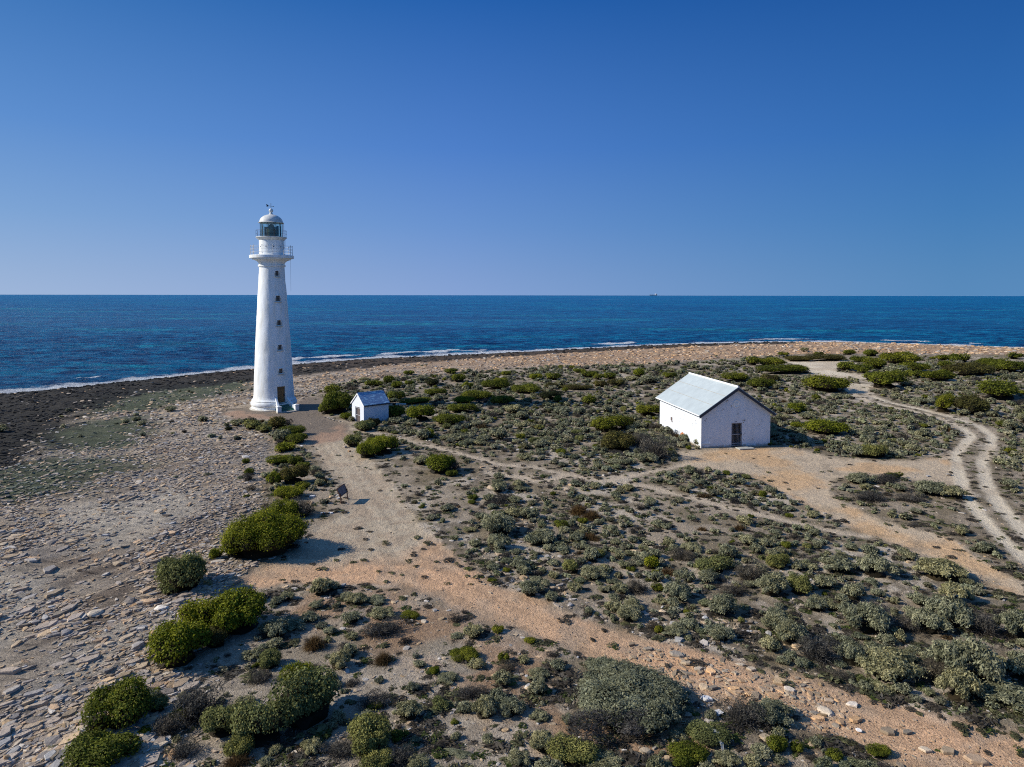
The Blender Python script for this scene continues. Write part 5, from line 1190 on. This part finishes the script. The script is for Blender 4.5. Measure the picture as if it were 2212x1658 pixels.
HAND = [  # view, centre x, top y, base y, width, kind, label
    ('A', 500, 150, 182, 110, 'dark', 'very dark flat mat left of the olive bushes below the lighthouse'), ('A', 572, 165, 240, 145, 'olive', 'olive bush at the left end of the row below the lighthouse'), ('A', 662, 192, 262, 130, 'olive', None), ('A', 785, 135, 232, 150, 'brown', 'dark olive upright bush in front of the lighthouse steps'), ('A', 853, 135, 200, 80, 'dry', None),
    ('A', 890, 208, 292, 220, 'green', None), ('A', 812, 238, 338, 150, 'grey', None), ('A', 915, 262, 350, 190, 'green', None), ('A', 835, 335, 415, 180, 'bright', 'bright green bush halfway down the bush line, above a gap in the line'), ('A', 785, 442, 526, 195, 'bright', 'bright low bush on the stones below the gap in the bush line'), ('A', 915, 448, 522, 110, 'green', None),
    ('A', 758, 545, 682, 150, 'bright', 'bright green bush at the left of the dense middle clump'), ('A', 905, 532, 680, 210, 'brown', 'large dark brownish bush in the dense middle clump'), ('A', 990, 492, 552, 130, 'green', None), ('A', 1072, 524, 582, 105, 'grey', 'pale rounded saltbush at the right of the middle clump'), ('A', 1110, 570, 640, 90, 'grey', None), ('A', 1110, 630, 690, 90, 'grey', None), ('A', 865, 690, 802, 225, 'bright', 'bright green bush below the dense middle clump'), ('A', 970, 652, 715, 140, 'green', None),
    ('A', 828, 812, 968, 205, 'bright', 'bright green bush just above the biggest bush of the line'), ('A', 700, 815, 902, 110, 'dry', None), ('A', 960, 795, 950, 230, 'dry', 'wide dry grey shrub between green bushes and white stones'), ('A', 540, 570, 650, 100, 'dry', None), ('A', 545, 540, 600, 80, 'green', None), ('A', 560, 680, 730, 90, 'dry', None), ('A', 520, 750, 778, 60, 'green', None), ('A', 380, 205, 235, 60, 'dark', None), ('A', 520, 460, 505, 60, 'green', None),
    ('A', 650, 935, 1315, 620, 'bright', 'biggest spreading green bush of the line, casting a shadow on the road'), ('A', 470, 1040, 1290, 260, 'bright', 'left shoulder clump of the biggest green bush'), ('A', 790, 1000, 1230, 330, 'brown', 'right clump of the biggest green bush, shaded side painted into its leaves'), ('A', 275, 1145, 1275, 110, 'bright', 'small dark green bush at the left foot of the biggest bush'),  # right clump takes the brown palette as its painted shaded side
    ('2', 1088, 415, 648, 285, 'olive', 'loose olive green bush alone on the rock shelf'), ('2', 1250, 540, 590, 60, 'grey', None), ('2', 1030, 470, 650, 120, 'olive', None),
    ('2', 1450, 570, 905, 310, 'bright', 'tall bright bush at the right end of the long bush by the shelf'), ('2', 1240, 660, 900, 270, 'bright', 'middle of three bright bushes in the long clump by the shelf'), ('2', 1060, 800, 1110, 310, 'bright', 'lowest left of three bright bushes in the long clump by the shelf'), ('2', 1300, 850, 960, 150, 'brown', None),
    ('2', 712, 1195, 1500, 295, 'green', 'round deep green bush near the bottom left corner'), ('2', 1075, 1290, 1412, 95, 'bright', None), ('2', 945, 1262, 1350, 120, 'olive', None), ('2', 870, 1415, 1485, 62, 'bright', None), ('2', 590, 1560, 1760, 370, 'green', 'green bush cut by the bottom edge of the picture at the left'), ('2', 1010, 1340, 1500, 150, 'dry', None),
    ('2', 1190, 1215, 1450, 260, 'dry', 'wide dry grey shrub between the round green bush and the olive mounds'), ('2', 1350, 1335, 1525, 215, 'olive', 'smaller olive mound left of the largest olive mound'), ('2', 1100, 1540, 1640, 160, 'dry', None),
    ('3', 440, 1185, 1485, 370, 'olive', 'largest rounded olive mound at the bottom left'), ('3', 180, 1325, 1600, 300, 'olive', 'olive mound directly below the largest one'), ('3', 390, 1072, 1228, 180, 'bright', 'round green bush behind the largest olive mound'), ('3', 832, 1415, 1635, 255, 'olive', 'round olive bush with dark shadow at the bottom, right of the mounds'), ('3', 870, 1608, 1740, 190, 'olive', None), ('3', -10, 1345, 1480, 130, 'olive', None), ('3', 50, 1500, 1640, 150, 'olive', None),
    ('3', 530, 540, 645, 130, 'grey', None), ('3', 330, 610, 668, 85, 'grey', None), ('3', 250, 790, 905, 185, 'grey', None), ('3', 360, 770, 860, 170, 'grey', None), ('3', 465, 735, 800, 110, 'grey', None), ('3', 712, 735, 815, 110, 'grey', None), ('3', 905, 700, 785, 150, 'grey', None), ('3', 900, 785, 895, 270, 'dry', 'grey tangle of bare branches below the road edge'), ('3', 740, 620, 700, 140, 'grey', None), ('3', 640, 955, 1095, 130, 'grey', None), ('3', 700, 935, 1020, 100, 'grey', None), ('3', 230, 955, 1085, 130, 'olive', None), ('3', 492, 860, 975, 140, 'tuft', None), ('3', 905, 960, 1062, 120, 'tuft', 'straw coloured tussock with arching leaves below the bare tangle'), ('3', 1350, 850, 895, 90, 'grey', None), ('3', 1450, 815, 905, 120, 'grey', None), ('3', 1390, 955, 1035, 165, 'green', None), ('3', 1630, 960, 1042, 80, 'green', None), ('3', 1300, 1095, 1175, 130, 'grey', None), ('3', 1215, 1048, 1105, 55, 'bright', 'tiny bright green bush on bare sand below the road'), ('3', 1080, 1155, 1222, 75, 'grey', None), ('3', 1070, 725, 775, 130, 'green', None), ('3', 1345, 740, 802, 110, 'dry', None), ('3', 860, 630, 690, 150, 'grey', None), ('3', 1515, 1258, 1395, 150, 'grey', None), ('3', 1660, 1270, 1385, 160, 'grey', None), ('3', 1400, 1280, 1350, 110, 'grey', None), ('3', 1620, 1100, 1190, 120, 'grey', None), ('3', 1840, 1070, 1245, 110, 'grey', None), ('3', 1450, 1180, 1260, 200, 'dry', None), ('3', 845, 1230, 1340, 180, 'dry', None), ('3', 855, 1270, 1325, 80, 'green', None), ('3', 715, 1130, 1185, 90, 'dry', None), ('3', 640, 1520, 1640, 200, 'dry', None), ('3', 1000, 1560, 1680, 150, 'dry', None), ('3', 1350, 1560, 1605, 180, 'grey', None), ('3', 1235, 1520, 1570, 90, 'dry', None), ('3', 1840, 1490, 1560, 100, 'grey', None), ('3', 25, 1590, 1680, 170, 'tuft', None), ('3', 350, 1560, 1620, 50, 'tuft', None), ('3', 400, 1520, 1560, 50, 'tuft', None),
    ('3', 1595, 138, 295, 235, 'grey', 'largest smooth dome-shaped saltbush right of the pale path'), ('3', 1425, 212, 252, 85, 'grey', None), ('3', 1460, 290, 342, 90, 'grey', None), ('3', 1690, 25, 75, 95, 'grey', None), ('3', 1540, 12, 62, 75, 'grey', None), ('3', 1722, 412, 482, 115, 'grey', None), ('3', 1703, 345, 388, 80, 'grey', None), ('3', 1800, 540, 645, 150, 'grey', None), ('3', 1790, 100, 180, 130, 'grey', None), ('3', 1820, 260, 340, 130, 'grey', None), ('3', 1560, 520, 548, 70, 'green', None),
    ('4', 640, 1105, 1500, 640, 'grey', 'largest of all the saltbush mounds, at the bottom beside the orange road'), ('4', 560, 1370, 1570, 520, 'dry', 'dry grey lower edge of the largest saltbush mound'), ('4', 520, 1010, 1120, 230, 'grey', 'dark-tipped saltbush behind the largest mound'), ('4', 905, 1170, 1300, 210, 'grey', None), ('4', 850, 1300, 1480, 200, 'grey', None), ('4', 120, 1075, 1160, 140, 'grey', None), ('4', 120, 1160, 1240, 110, 'grey', None), ('4', 130, 1330, 1400, 120, 'grey', None), ('4', 10, 1250, 1350, 90, 'grey', None), ('4', 150, 1480, 1600, 160, 'grey', None),
    ('4', 795, 393, 478, 100, 'bright', 'bright grey-green small bush among the middle saltbushes'), ('4', 325, 418, 502, 110, 'olive', None), ('4', 365, 65, 150, 130, 'tuft', 'left of two large joined brown tussocks above the rubble'), ('4', 445, 95, 185, 140, 'tuft', 'right of two large joined brown tussocks above the rubble'), ('4', 442, 240, 300, 130, 'tuft', None), ('4', 1330, 190, 242, 90, 'tuft', None), ('4', 1120, 0, 42, 110, 'tuft', None), ('4', 1110, 205, 240, 70, 'tuft', None),
    ('4', 670, 700, 805, 160, 'grey', None), ('4', 940, 815, 892, 160, 'grey', None), ('4', 1215, 820, 925, 175, 'grey', None), ('4', 1235, 640, 775, 190, 'grey', None), ('4', 960, 560, 685, 180, 'grey', None), ('4', 1170, 400, 525, 240, 'olive', None), ('4', 1400, 440, 565, 180, 'dry', None), ('4', 1525, 530, 650, 190, 'grey', None), ('4', 1560, 760, 880, 190, 'grey', None), ('4', 1640, 820, 942, 190, 'grey', None), ('4', 1530, 1290, 1440, 250, 'grey', None), ('4', 1350, 1290, 1460, 220, 'dry', None), ('4', 1150, 1430, 1560, 220, 'olive', None), ('4', 1460, 1550, 1635, 120, 'grey', None), ('4', 1560, 1495, 1592, 100, 'green', 'small vivid green bush near the bottom right, left of its twin'), ('4', 1680, 1515, 1592, 75, 'green', 'small vivid green bush near the bottom right, right of its twin'), ('4', 330, 1535, 1700, 270, 'olive', None), ('4', 520, 1600, 1700, 230, 'grey', None), ('4', 1030, 1560, 1680, 240, 'green', None), ('4', 1250, 1595, 1690, 160, 'grey', None),
    ('4', 440, 345, 432, 110, 'grey', None), ('4', 460, 450, 550, 170, 'grey', None), ('4', 620, 560, 630, 110, 'grey', None), ('4', 715, 530, 630, 130, 'dry', None), ('4', 1045, 310, 375, 140, 'grey', None), ('4', 1000, 350, 430, 150, 'dry', None), ('4', 1265, 335, 425, 120, 'grey', None), ('4', 1560, 395, 475, 170, 'olive', None), ('4', 840, 490, 555, 90, 'grey', None), ('4', 1030, 490, 560, 90, 'grey', None), ('4', 850, 700, 860, 60, 'green', None), ('4', 1300, 560, 640, 200, 'dry', None), ('4', 340, 550, 615, 90, 'grey', None), ('4', 150, 230, 335, 200, 'grey', None), ('4', 30, 415, 480, 80, 'grey', None), ('4', 430, 700, 745, 60, 'grey', None), ('4', 200, 600, 670, 80, 'grey', None), ('4', 215, 965, 1010, 90, 'dry', None), ('4', 80, 880, 925, 80, 'green', None), ('4', 820, 780, 850, 110, 'dry', None),
    ('5', 1010, 985, 1300, 260, 'grey', 'tallest tangled saltbush near the right edge'), ('5', 980, 1230, 1365, 170, 'grey', None), ('5', 630, 1110, 1275, 280, 'grey', 'broad saltbush overhanging the upper edge of the orange road'), ('5', 880, 635, 745, 220, 'grey', None), ('5', 1240, 1300, 1425, 230, 'grey', 'saltbush at the right edge just above the orange road'), ('5', 500, 870, 1015, 210, 'grey', None), ('5', 930, 850, 990, 210, 'grey', None), ('5', 820, 900, 1010, 170, 'grey', None), ('5', 720, 910, 990, 140, 'dry', None), ('5', 860, 1150, 1250, 140, 'dry', None), ('5', 1100, 900, 1010, 130, 'dry', None), ('5', 1250, 900, 1030, 140, 'grey', None), ('5', 1280, 1080, 1240, 110, 'grey', None), ('5', 440, 1030, 1170, 130, 'grey', None), ('5', 260, 1020, 1150, 170, 'dry', None), ('5', 130, 950, 1060, 150, 'grey', None), ('5', 40, 700, 810, 140, 'grey', None), ('5', 170, 700, 800, 120, 'olive', None), ('5', 560, 610, 720, 170, 'grey', None), ('5', 370, 610, 700, 170, 'grey', None), ('5', 450, 750, 830, 100, 'grey', None), ('5', 60, 590, 665, 110, 'olive', None), ('5', 130, 1070, 1130, 60, 'grey', None), ('5', 20, 1360, 1470, 120, 'grey', None), ('5', 65, 1520, 1590, 80, 'green', None), ('5', 575, 1570, 1630, 100, 'green', None),
    ('5', 475, 175, 232, 140, 'grey', 'saltbush at the left tip of the scrub island between the tracks'), ('5', 850, 225, 300, 150, 'grey', None), ('5', 950, 250, 312, 120, 'grey', None), ('5', 620, 175, 215, 110, 'dry', None), ('5', 680, 232, 268, 60, 'grey', None), ('5', 740, 275, 330, 130, 'dry', None), ('5', 540, 265, 320, 180, 'dry', None), ('5', 650, 170, 200, 100, 'green', None), ('5', 1240, 215, 250, 60, 'grey', None), ('5', 500, 35, 95, 130, 'olive', 'light olive cushion below the shadow of the store'), ('5', 585, 45, 92, 90, 'grey', None),
    ('6', 165, 425, 562, 210, 'green', 'big green bush left of the small hut'), ('6', 95, 470, 558, 90, 'green', None), ('6', 215, 535, 590, 62, 'bright', 'small bush touching the left wall of the hut'), ('6', 335, 598, 662, 120, 'olive', 'pale green bush in front of the hut'), ('6', 385, 572, 640, 90, 'dark', 'bush by the hut side wall, wall shade painted into its dark leaves'), ('6', 515, 468, 590, 125, 'green', 'dark green bush right behind the hut'), ('6', 262, 682, 758, 110, 'olive', None), ('6', 350, 680, 830, 140, 'bright', 'left dome of the bright clump on the path edge below the hut'), ('6', 450, 675, 815, 170, 'bright', 'right dome of the bright clump on the path edge below the hut'), ('6', 400, 690, 800, 150, 'bright', None),  # bush by the hut wall takes the dark palette as painted shade
    ('6', 672, 503, 608, 180, 'bright', None), ('6', 848, 552, 628, 200, 'green', None), ('6', 720, 643, 692, 82, 'bright', None), ('6', 785, 803, 930, 200, 'bright', 'bright green bush below the footpath bend, alone among grey ones'), ('6', 675, 808, 872, 100, 'grey', None), ('6', 870, 830, 920, 110, 'dry', None),
    ('6', 120, 383, 432, 115, 'green', None), ('6', 385, 350, 388, 115, 'green', None), ('6', 470, 322, 372, 90, 'green', None), ('6', 525, 355, 397, 75, 'bright', None), ('6', 600, 288, 317, 70, 'green', None), ('6', 600, 348, 377, 70, 'bright', None), ('6', 520, 413, 472, 130, 'green', None), ('6', 640, 455, 497, 230, 'green', None), ('6', 762, 398, 448, 145, 'green', None), ('6', 905, 310, 362, 90, 'green', None), ('6', 858, 275, 307, 85, 'green', None), ('6', 960, 358, 402, 85, 'bright', None), ('6', 1125, 343, 408, 210, 'green', 'wide green bush in the middle of the far scrub between hut and store'), ('6', 1170, 332, 370, 110, 'green', None), ('6', 1200, 290, 322, 80, 'green', None), ('6', 1375, 308, 347, 85, 'bright', None), ('6', 1478, 300, 348, 115, 'green', None), ('6', 1310, 373, 432, 190, 'green', None), ('6', 1015, 408, 475, 190, 'green', None), ('6', 940, 445, 492, 155, 'bright', None), ('6', 922, 488, 556, 190, 'green', None), ('6', 1172, 438, 502, 150, 'green', None), ('6', 1458, 412, 472, 150, 'dark', None), ('6', 1470, 360, 402, 90, 'brown', None), ('6', 1625, 373, 408, 200, 'brown', None), ('6', 1640, 277, 303, 85, 'green', None), ('6', 1710, 293, 333, 130, 'green', None), ('6', 1830, 302, 345, 105, 'green', None), ('6', 1765, 348, 390, 95, 'brown', None), ('6', 1865, 340, 388, 125, 'brown', None), ('6', 2000, 280, 333, 90, 'bright', None), ('6', 2190, 298, 335, 105, 'green', None), ('6', 1693, 443, 502, 105, 'green', None), ('6', 1820, 566, 675, 265, 'green', 'long yellow-green bush left of the store'), ('6', 1920, 570, 650, 110, 'brown', None), ('6', 2065, 498, 578, 165, 'green', 'green bush touching the left side of the store'),  # the dark-palette bush has the tower's shadow painted into its leaves
    ('6', 1232, 500, 562, 130, 'grey', None), ('6', 1290, 540, 592, 90, 'grey', None), ('6', 1530, 508, 562, 130, 'grey', None), ('6', 1140, 640, 722, 125, 'grey', None), ('6', 2045, 790, 862, 160, 'grey', None), ('6', 1880, 668, 792, 230, 'brown', None), ('6', 2110, 690, 850, 210, 'dry', 'large dark dry shrub before the side wall of the store'), ('6', 2000, 670, 760, 150, 'dry', None), ('6', 1265, 935, 1008, 70, 'grey', None), ('6', 1050, 590, 655, 90, 'tuft', None), ('6', 260, 380, 410, 90, 'dry', None), ('6', 330, 330, 355, 90, 'grey', None), ('6', 740, 340, 385, 90, 'dark', None), ('6', 1850, 830, 870, 130, 'grey', None), ('6', 1960, 320, 350, 100, 'grey', None), ('6', 2070, 320, 370, 140, 'grey', None),
    ('7', 155, 355, 422, 185, 'green', None), ('7', 345, 395, 472, 190, 'green', None), ('7', 588, 575, 642, 132, 'bright', None), ('7', 805, 700, 808, 280, 'bright', 'yellow-green bush at the end of the store shadow'), ('7', 582, 708, 748, 90, 'bright', None), ('7', 500, 303, 366, 380, 'green', 'long low green bush beyond the store'), ('7', 805, 384, 500, 290, 'green', 'dome-shaped green bush beside the bend of the sand track'), ('7', 1240, 358, 478, 270, 'green', 'dome-shaped green bush on the far side of the track bend'), ('7', 1150, 358, 418, 160, 'green', None), ('7', 1320, 218, 292, 230, 'green', None), ('7', 1150, 260, 332, 190, 'green', None), ('7', 930, 283, 342, 130, 'green', None), ('7', 1050, 300, 355, 150, 'green', None), ('7', 1430, 288, 350, 180, 'green', None), ('7', 1120, 194, 236, 120, 'green', None), ('7', 500, 205, 237, 85, 'green', None), ('7', 620, 235, 272, 220, 'brown', None), ('7', 400, 248, 302, 190, 'green', None), ('7', 280, 244, 302, 95, 'green', None), ('7', 800, 225, 272, 240, 'brown', None), ('7', 960, 194, 226, 105, 'green', None), ('7', 1040, 240, 277, 160, 'green', None), ('7', 1590, 348, 416, 260, 'green', None), ('7', 1980, 263, 315, 190, 'green', None), ('7', 2100, 283, 357, 200, 'green', None), ('7', 1810, 303, 377, 310, 'brown', 'widest brownish green bush near the right edge, beyond the tracks'), ('7', 1740, 228, 282, 135, 'green', None), ('7', 1640, 233, 267, 100, 'green', None), ('7', 2150, 220, 258, 125, 'green', None), ('7', 2030, 442, 558, 330, 'green', 'broad green bush at the right edge of the picture'), ('7', 1645, 526, 642, 165, 'green', 'left dome of the paired bushes right of the sand track'), ('7', 1830, 545, 656, 180, 'brown', 'darker right dome of the paired bushes right of the sand track'), ('7', 1430, 338, 392, 115, 'green', None), ('7', 1640, 278, 317, 110, 'green', None), ('7', 1130, 878, 968, 180, 'olive', None), ('7', 1020, 855, 960, 110, 'grey', None), ('7', 1310, 315, 380, 170, 'grey', None), ('7', 400, 365, 420, 150, 'brown', None), ('7', 750, 205, 235, 90, 'green', None), ('7', 650, 175, 205, 60, 'grey', None)]
SIZEW = lambda w_: 'wide' if w_ > 2.2 else ('medium' if w_ > 1.1 else 'small')
def veg_ok(x, y, Fd=None):
    if Fd is None: Fd = region_fields(x, y)
    return (path_sd(Fd) < -.25)
def plant():
    order = []
    for v, cx, t, b, wd, kd, lab in HAND:
        s = VW[v][2] * 1.788; u, q = vp(v, cx, b); qt = vp(v, cx, t)[1]; W = wd / s
        x, y, z = [float(a) for a in at(u, q)]; dist = math.hypot(x, y, CAMH); rx = W / 2 * dist / F
        slope = math.atan2(CAMH, math.hypot(x, y)); sn, cs = math.sin(slope), math.cos(slope); T = (q - qt) * dist / F
        h = rx * (rng.uniform(.50, .66) if kd not in ('tuft', 'grey') else (.8 if kd == 'tuft' else rng.uniform(.32, .46))); rmax = rx * rng.uniform(.85, 1.05)
        ry = (T * T - (h * cs) ** 2) / (2 * T * sn) if T > h * cs else 0
        if ry > rmax: ry = rmax; h = min(1.2 * rx, math.sqrt(max(T * T - 2 * T * ry * sn, 0)) / cs)
        if ry < .5 * rx: ry = min(.5 * rx, .46 * T / sn); h = math.sqrt(max(T * T - 2 * T * ry * sn, 0)) / cs
        h = max(h, .2 * rx)
        yc = y + ry * .95; xc = x * yc / y
        gk = .9 if kd == 'grey' else (.95 if kd in ('bright', 'green', 'olive') else 1.0)
        order.append((kd, xc, yc, z, rx * 1.02 * gk, ry * gk, h, lab))
    for kd, x, y, z, rx, ry, h, lab in order:
        if not lab: lab = '%s %s %s' % (SIZEW(rx * 2), WORD[kd], where(x, y))
        bush(kd, x, y, z, rx, ry, h, rng.uniform(-.5, .5) + (math.pi if rng.random() < .5 else 0), lab, {'saltbush': 'grey saltbushes', 'dry_shrub': 'dry shrubs', 'sedge_tussock': 'sedge tussocks'}.get(NAME[kd], 'leafy green bushes'))
    # the scrub between them
    grid = {}
    def key(x, y): return (int(x // 3), int(y // 3))
    for (x, y, r) in placed: 
        for i in range(-1, 2):
            for j in range(-1, 2): grid.setdefault((key(x, y)[0] + i, key(x, y)[1] + j), []).append((x, y, r))
    for bx, by, br in ((20.2, 60.8, 3.3), (19.8, 64, 3.4), (19.3, 67.2, 3.4), (-15.4, 71.9, 1.7), (LH[0], LH[1], 4.8)):
        for i in range(-1, 2):
            for j in range(-1, 2): grid.setdefault((key(bx, by)[0] + i, key(bx, by)[1] + j), []).append((bx, by, br))
    n = 95000; u = rng.uniform(-380, 2600, n); v = 770 + 1000 * rng.uniform(0, 1, n) ** 1.25; x, y, z = at(u, v); Fd = region_fields(x, y); p = path_sd(Fd); sh = Fd['shore']
    cl = fbm(x / 5.5, y / 5.5, 401, 4); cl2 = fbm(x / 2.0, y / 2.0, 411, 3)
    dens = .42 + 1.6 * sstep(.40, .60, cl)
    # sparse beside the pale path and left of the road, dense right of the store
    U, Vv = proj(x, y, z)
    sparse = sstep(1150, 950, U) * sstep(940, 985, Vv) * sstep(1330, 1200, Vv)
    dens *= 1 - .72 * sparse
    dens *= 1 + .9 * sstep(1000, 960, Vv)
    dens *= 1 - .68 * sstep(58, 38, y); dens *= 1 - .85 * sstep(1330, 1240, U) * sstep(1240, 1270, Vv)
    dens = np.where(Fd['island'] > 0, dens * .35, dens)
    low = (Fd['rocky_shore'] > -.5); dens = np.where(low, dens * .012 * sstep(25, 40, sh), dens)
    dens = np.where((y > 100), dens * sstep(150, 115, y), dens)
    ok = (p < -.35) & (sh > 14) & (rng.uniform(0, 2, n) < dens)
    sc = []
    for i in np.nonzero(ok)[0]:
        xx, yy = float(x[i]), float(y[i]); g = rng.random()
        kd = 'grey' if g < .80 else ('dry' if g < .93 else ('green' if g < .96 else ('olive' if g < .985 else 'tuft')))
        r = float(np.clip(np.exp(rng.normal(math.log(.27), .40)), .12, .75)) * (1.15 if yy > 60 else 1)
        if kd == 'dry': r *= 1.15
        r = max(r, .0030 * yy)
        r *= .75 if sparse[i] > .5 else 1
        if yy < 45: r *= .85
        if p[i] > -.3 - r: continue
        bad = False
        for (a, b, c) in grid.get(key(xx, yy), ()):
            if (a - xx) ** 2 + (b - yy) ** 2 < (c * .82 + r * .62) ** 2: bad = True; break
        if bad: continue
        for ii in range(-1, 2):
            for jj in range(-1, 2): grid.setdefault((key(xx, yy)[0] + ii, key(xx, yy)[1] + jj), []).append((xx, yy, r))
        sc.append((kd, xx, yy, float(z[i]), r))
    cnt = {}
    for o_ in order: cnt[NAME[o_[0]]] = cnt.get(NAME[o_[0]], 0) + 1
    sc.sort(key=lambda s_: -s_[4] / math.hypot(s_[1], s_[2]))
    B = {}
    for kd, x_, y_, z_, r in sc:
        nm = NAME[kd]; u_, v_ = proj(x_, y_, z_); vis = 0 < u_ < 2212 and v_ < 1658
        h = r * (rng.uniform(.75, 1.15) if kd != 'dry' else rng.uniform(.6, .9)); rx, ry = r * rng.uniform(.95, 1.25), r * rng.uniform(.8, 1.05)
        if vis and cnt.get(nm, 0) < 300:
            cnt[nm] = cnt.get(nm, 0) + 1
            bush(kd, x_, y_, z_, rx, ry, h, rng.uniform(0, 6.28), '%s %s %s' % (SIZEW(rx * 2), WORD[kd], where(x_, y_)), {'saltbush': 'grey saltbushes', 'dry_shrub': 'dry shrubs', 'sedge_tussock': 'sedge tussocks'}.get(nm, 'leafy green bushes'))
            continue
        pxs = r * 671 / math.hypot(x_, y_); L = LOD[kd][1 if pxs > 5 else 0]; V, T, C = L[int(rng.integers(0, len(L)))]
        B.setdefault(nm, Batch()).add(xf(V, x_, y_, z_ - .02, rx, ry, h, rng.uniform(0, 6.28)), T, np.clip(C * rng.uniform(.75, 1.25) * np.array([rng.uniform(.95, 1.1), 1, rng.uniform(.85, 1.1)]), .003, .7))
    NM = {'saltbush': ('saltbush_scrub', 'low grey-green saltbush scrub spreading inland to the far beach'), 'dry_shrub': ('dry_scrub', 'dry brown twiggy scrub between the saltbushes'), 'green_bush': ('green_scrub', 'scattered small green plants in the scrub'), 'olive_bush': ('olive_scrub', 'scattered small olive plants in the scrub'), 'sedge_tussock': ('sedge_clumps', 'scattered brown sedge clumps in the scrub')}
    for nm, b in B.items(): tag(b.build(NM[nm][0], M['leaf']), kind='stuff', label=NM[nm][1], cat='scrub')
    print('shrubs', cnt, len(sc))
    # low mats and litter close to the ground
    n = 90000; u = rng.uniform(-380, 2600, n); v = 790 + 1000 * rng.uniform(0, 1, n) ** 1.1; x, y, z = at(u, v); Fd = region_fields(x, y); p = path_sd(Fd)
    c3 = fbm(x / 1.3, y / 1.3, 451, 3); c4 = fbm(x / 6, y / 6, 461, 3)
    dn = .12 + .95 * sstep(.43, .58, c3) * (.4 + .9 * sstep(.4, .6, c4)); dn = (dn + .35 * np.exp(-((p + .45) / .35) ** 2)) * np.where(p > -.15, .03 + .22 * sstep(-.6, 0, -p), 1)
    dn = np.where(Fd['gravel_yard'] > 0, .01, dn); U2, V2 = proj(x, y, z); dn = dn * (1 - .45 * sstep(50, 35, y)) * (1 - .55 * sstep(1300, 1150, U2) * sstep(1250, 1290, V2))
    ok = ((Fd['rocky_shore'] < -.2) | ((Fd['rocky_shore'] < 3) & (c3 > .62) & (Fd['shore'] > 30))) & (Fd['shore'] > 22) & (rng.uniform(0, 1, n) < dn) & (np.hypot(x - LH[0], y - LH[1]) > 4.8)
    LC = [foliage(700 + i, 60, .30, 6, .4, [(.060, .054, .032), (.105, .102, .050), (.15, .155, .072)], core=False, ragged=.15, long_=2.2) for i in range(5)]
    LD = [foliage(720 + i, 70, .26, 6, .4, [(.050, .041, .030), (.095, .080, .060), (.15, .13, .10)], core=False, ragged=.2, long_=3.2) for i in range(5)]
    LG = [foliage(740 + i, 70, .26, 6, .4, [(.035, .05, .015), (.07, .095, .02), (.11, .13, .035)], core=False, ragged=.12) for i in range(4)]
    Bt = Batch()
    for i in np.nonzero(ok)[0]:
        r = max(float(np.exp(rng.normal(math.log(.14), .35))), .0022 * y[i]); g = rng.random()
        if abs(x[i] - 20) < 4.2 and 58.8 < y[i] < 70.5: continue
        L = LD if g < .52 else (LC if g < .86 else LG); V, T, C = L[int(rng.integers(0, len(L)))]
        Bt.add(xf(V, x[i], y[i], z[i] - .04, r * 1.3, r, r * rng.uniform(.22, .5), rng.uniform(0, 6.28)), T, C * rng.uniform(.7, 1.3))
    tag(Bt.build('ground_cover', M['leaf']), kind='stuff', label='low dry mats and litter covering the soil', cat='ground cover')
    print('mats', int(ok.sum()))
plant()

# ------------------------------------------------------------------ tell look-alikes apart by their place in the row
def distinct():
    ORD = ['leftmost', 'second from left', 'third from left', 'fourth from left', 'fifth from left', 'sixth from left', 'seventh from left', 'eighth from left', 'ninth from left', 'tenth from left', 'eleventh from left', 'twelfth from left']
    RW = ['nearest ', 'second-row ', 'third-row ', 'fourth-row ', 'fifth-row ', 'sixth-row ', 'seventh-row ', 'eighth-row ', 'ninth-row ', 'tenth-row ', 'eleventh-row ', 'twelfth-row ']
    sets = {}
    for o in COL.objects:
        if o.parent is None and o.get('label') and o.get('kind') is None: sets.setdefault(o['label'], []).append(o)
    for lab, os_ in sets.items():
        if len(os_) < 2: continue
        P = {o.name: proj(o.location.x, o.location.y, o.location.z) for o in os_}
        bands = max(1, math.ceil(len(os_) / 9)); os_.sort(key=lambda o: P[o.name][1])
        if bands == 1: groups = [('', os_)]
        else:
            k = math.ceil(len(os_) / bands); nm = {2: ['farther ', 'nearer '], 3: ['farthest ', 'middle ', 'nearest ']}.get(bands, [RW[bands - 1 - i] for i in range(bands)])
            groups = [(nm[i], os_[i * k:(i + 1) * k]) for i in range(bands)]
        for pre, g in groups:
            g.sort(key=lambda o: P[o.name][0])
            for i, o in enumerate(g): o['label'] = (ORD[i] if i < len(g) - 1 or len(g) < 3 else 'rightmost') + ' ' + pre + lab
distinct()
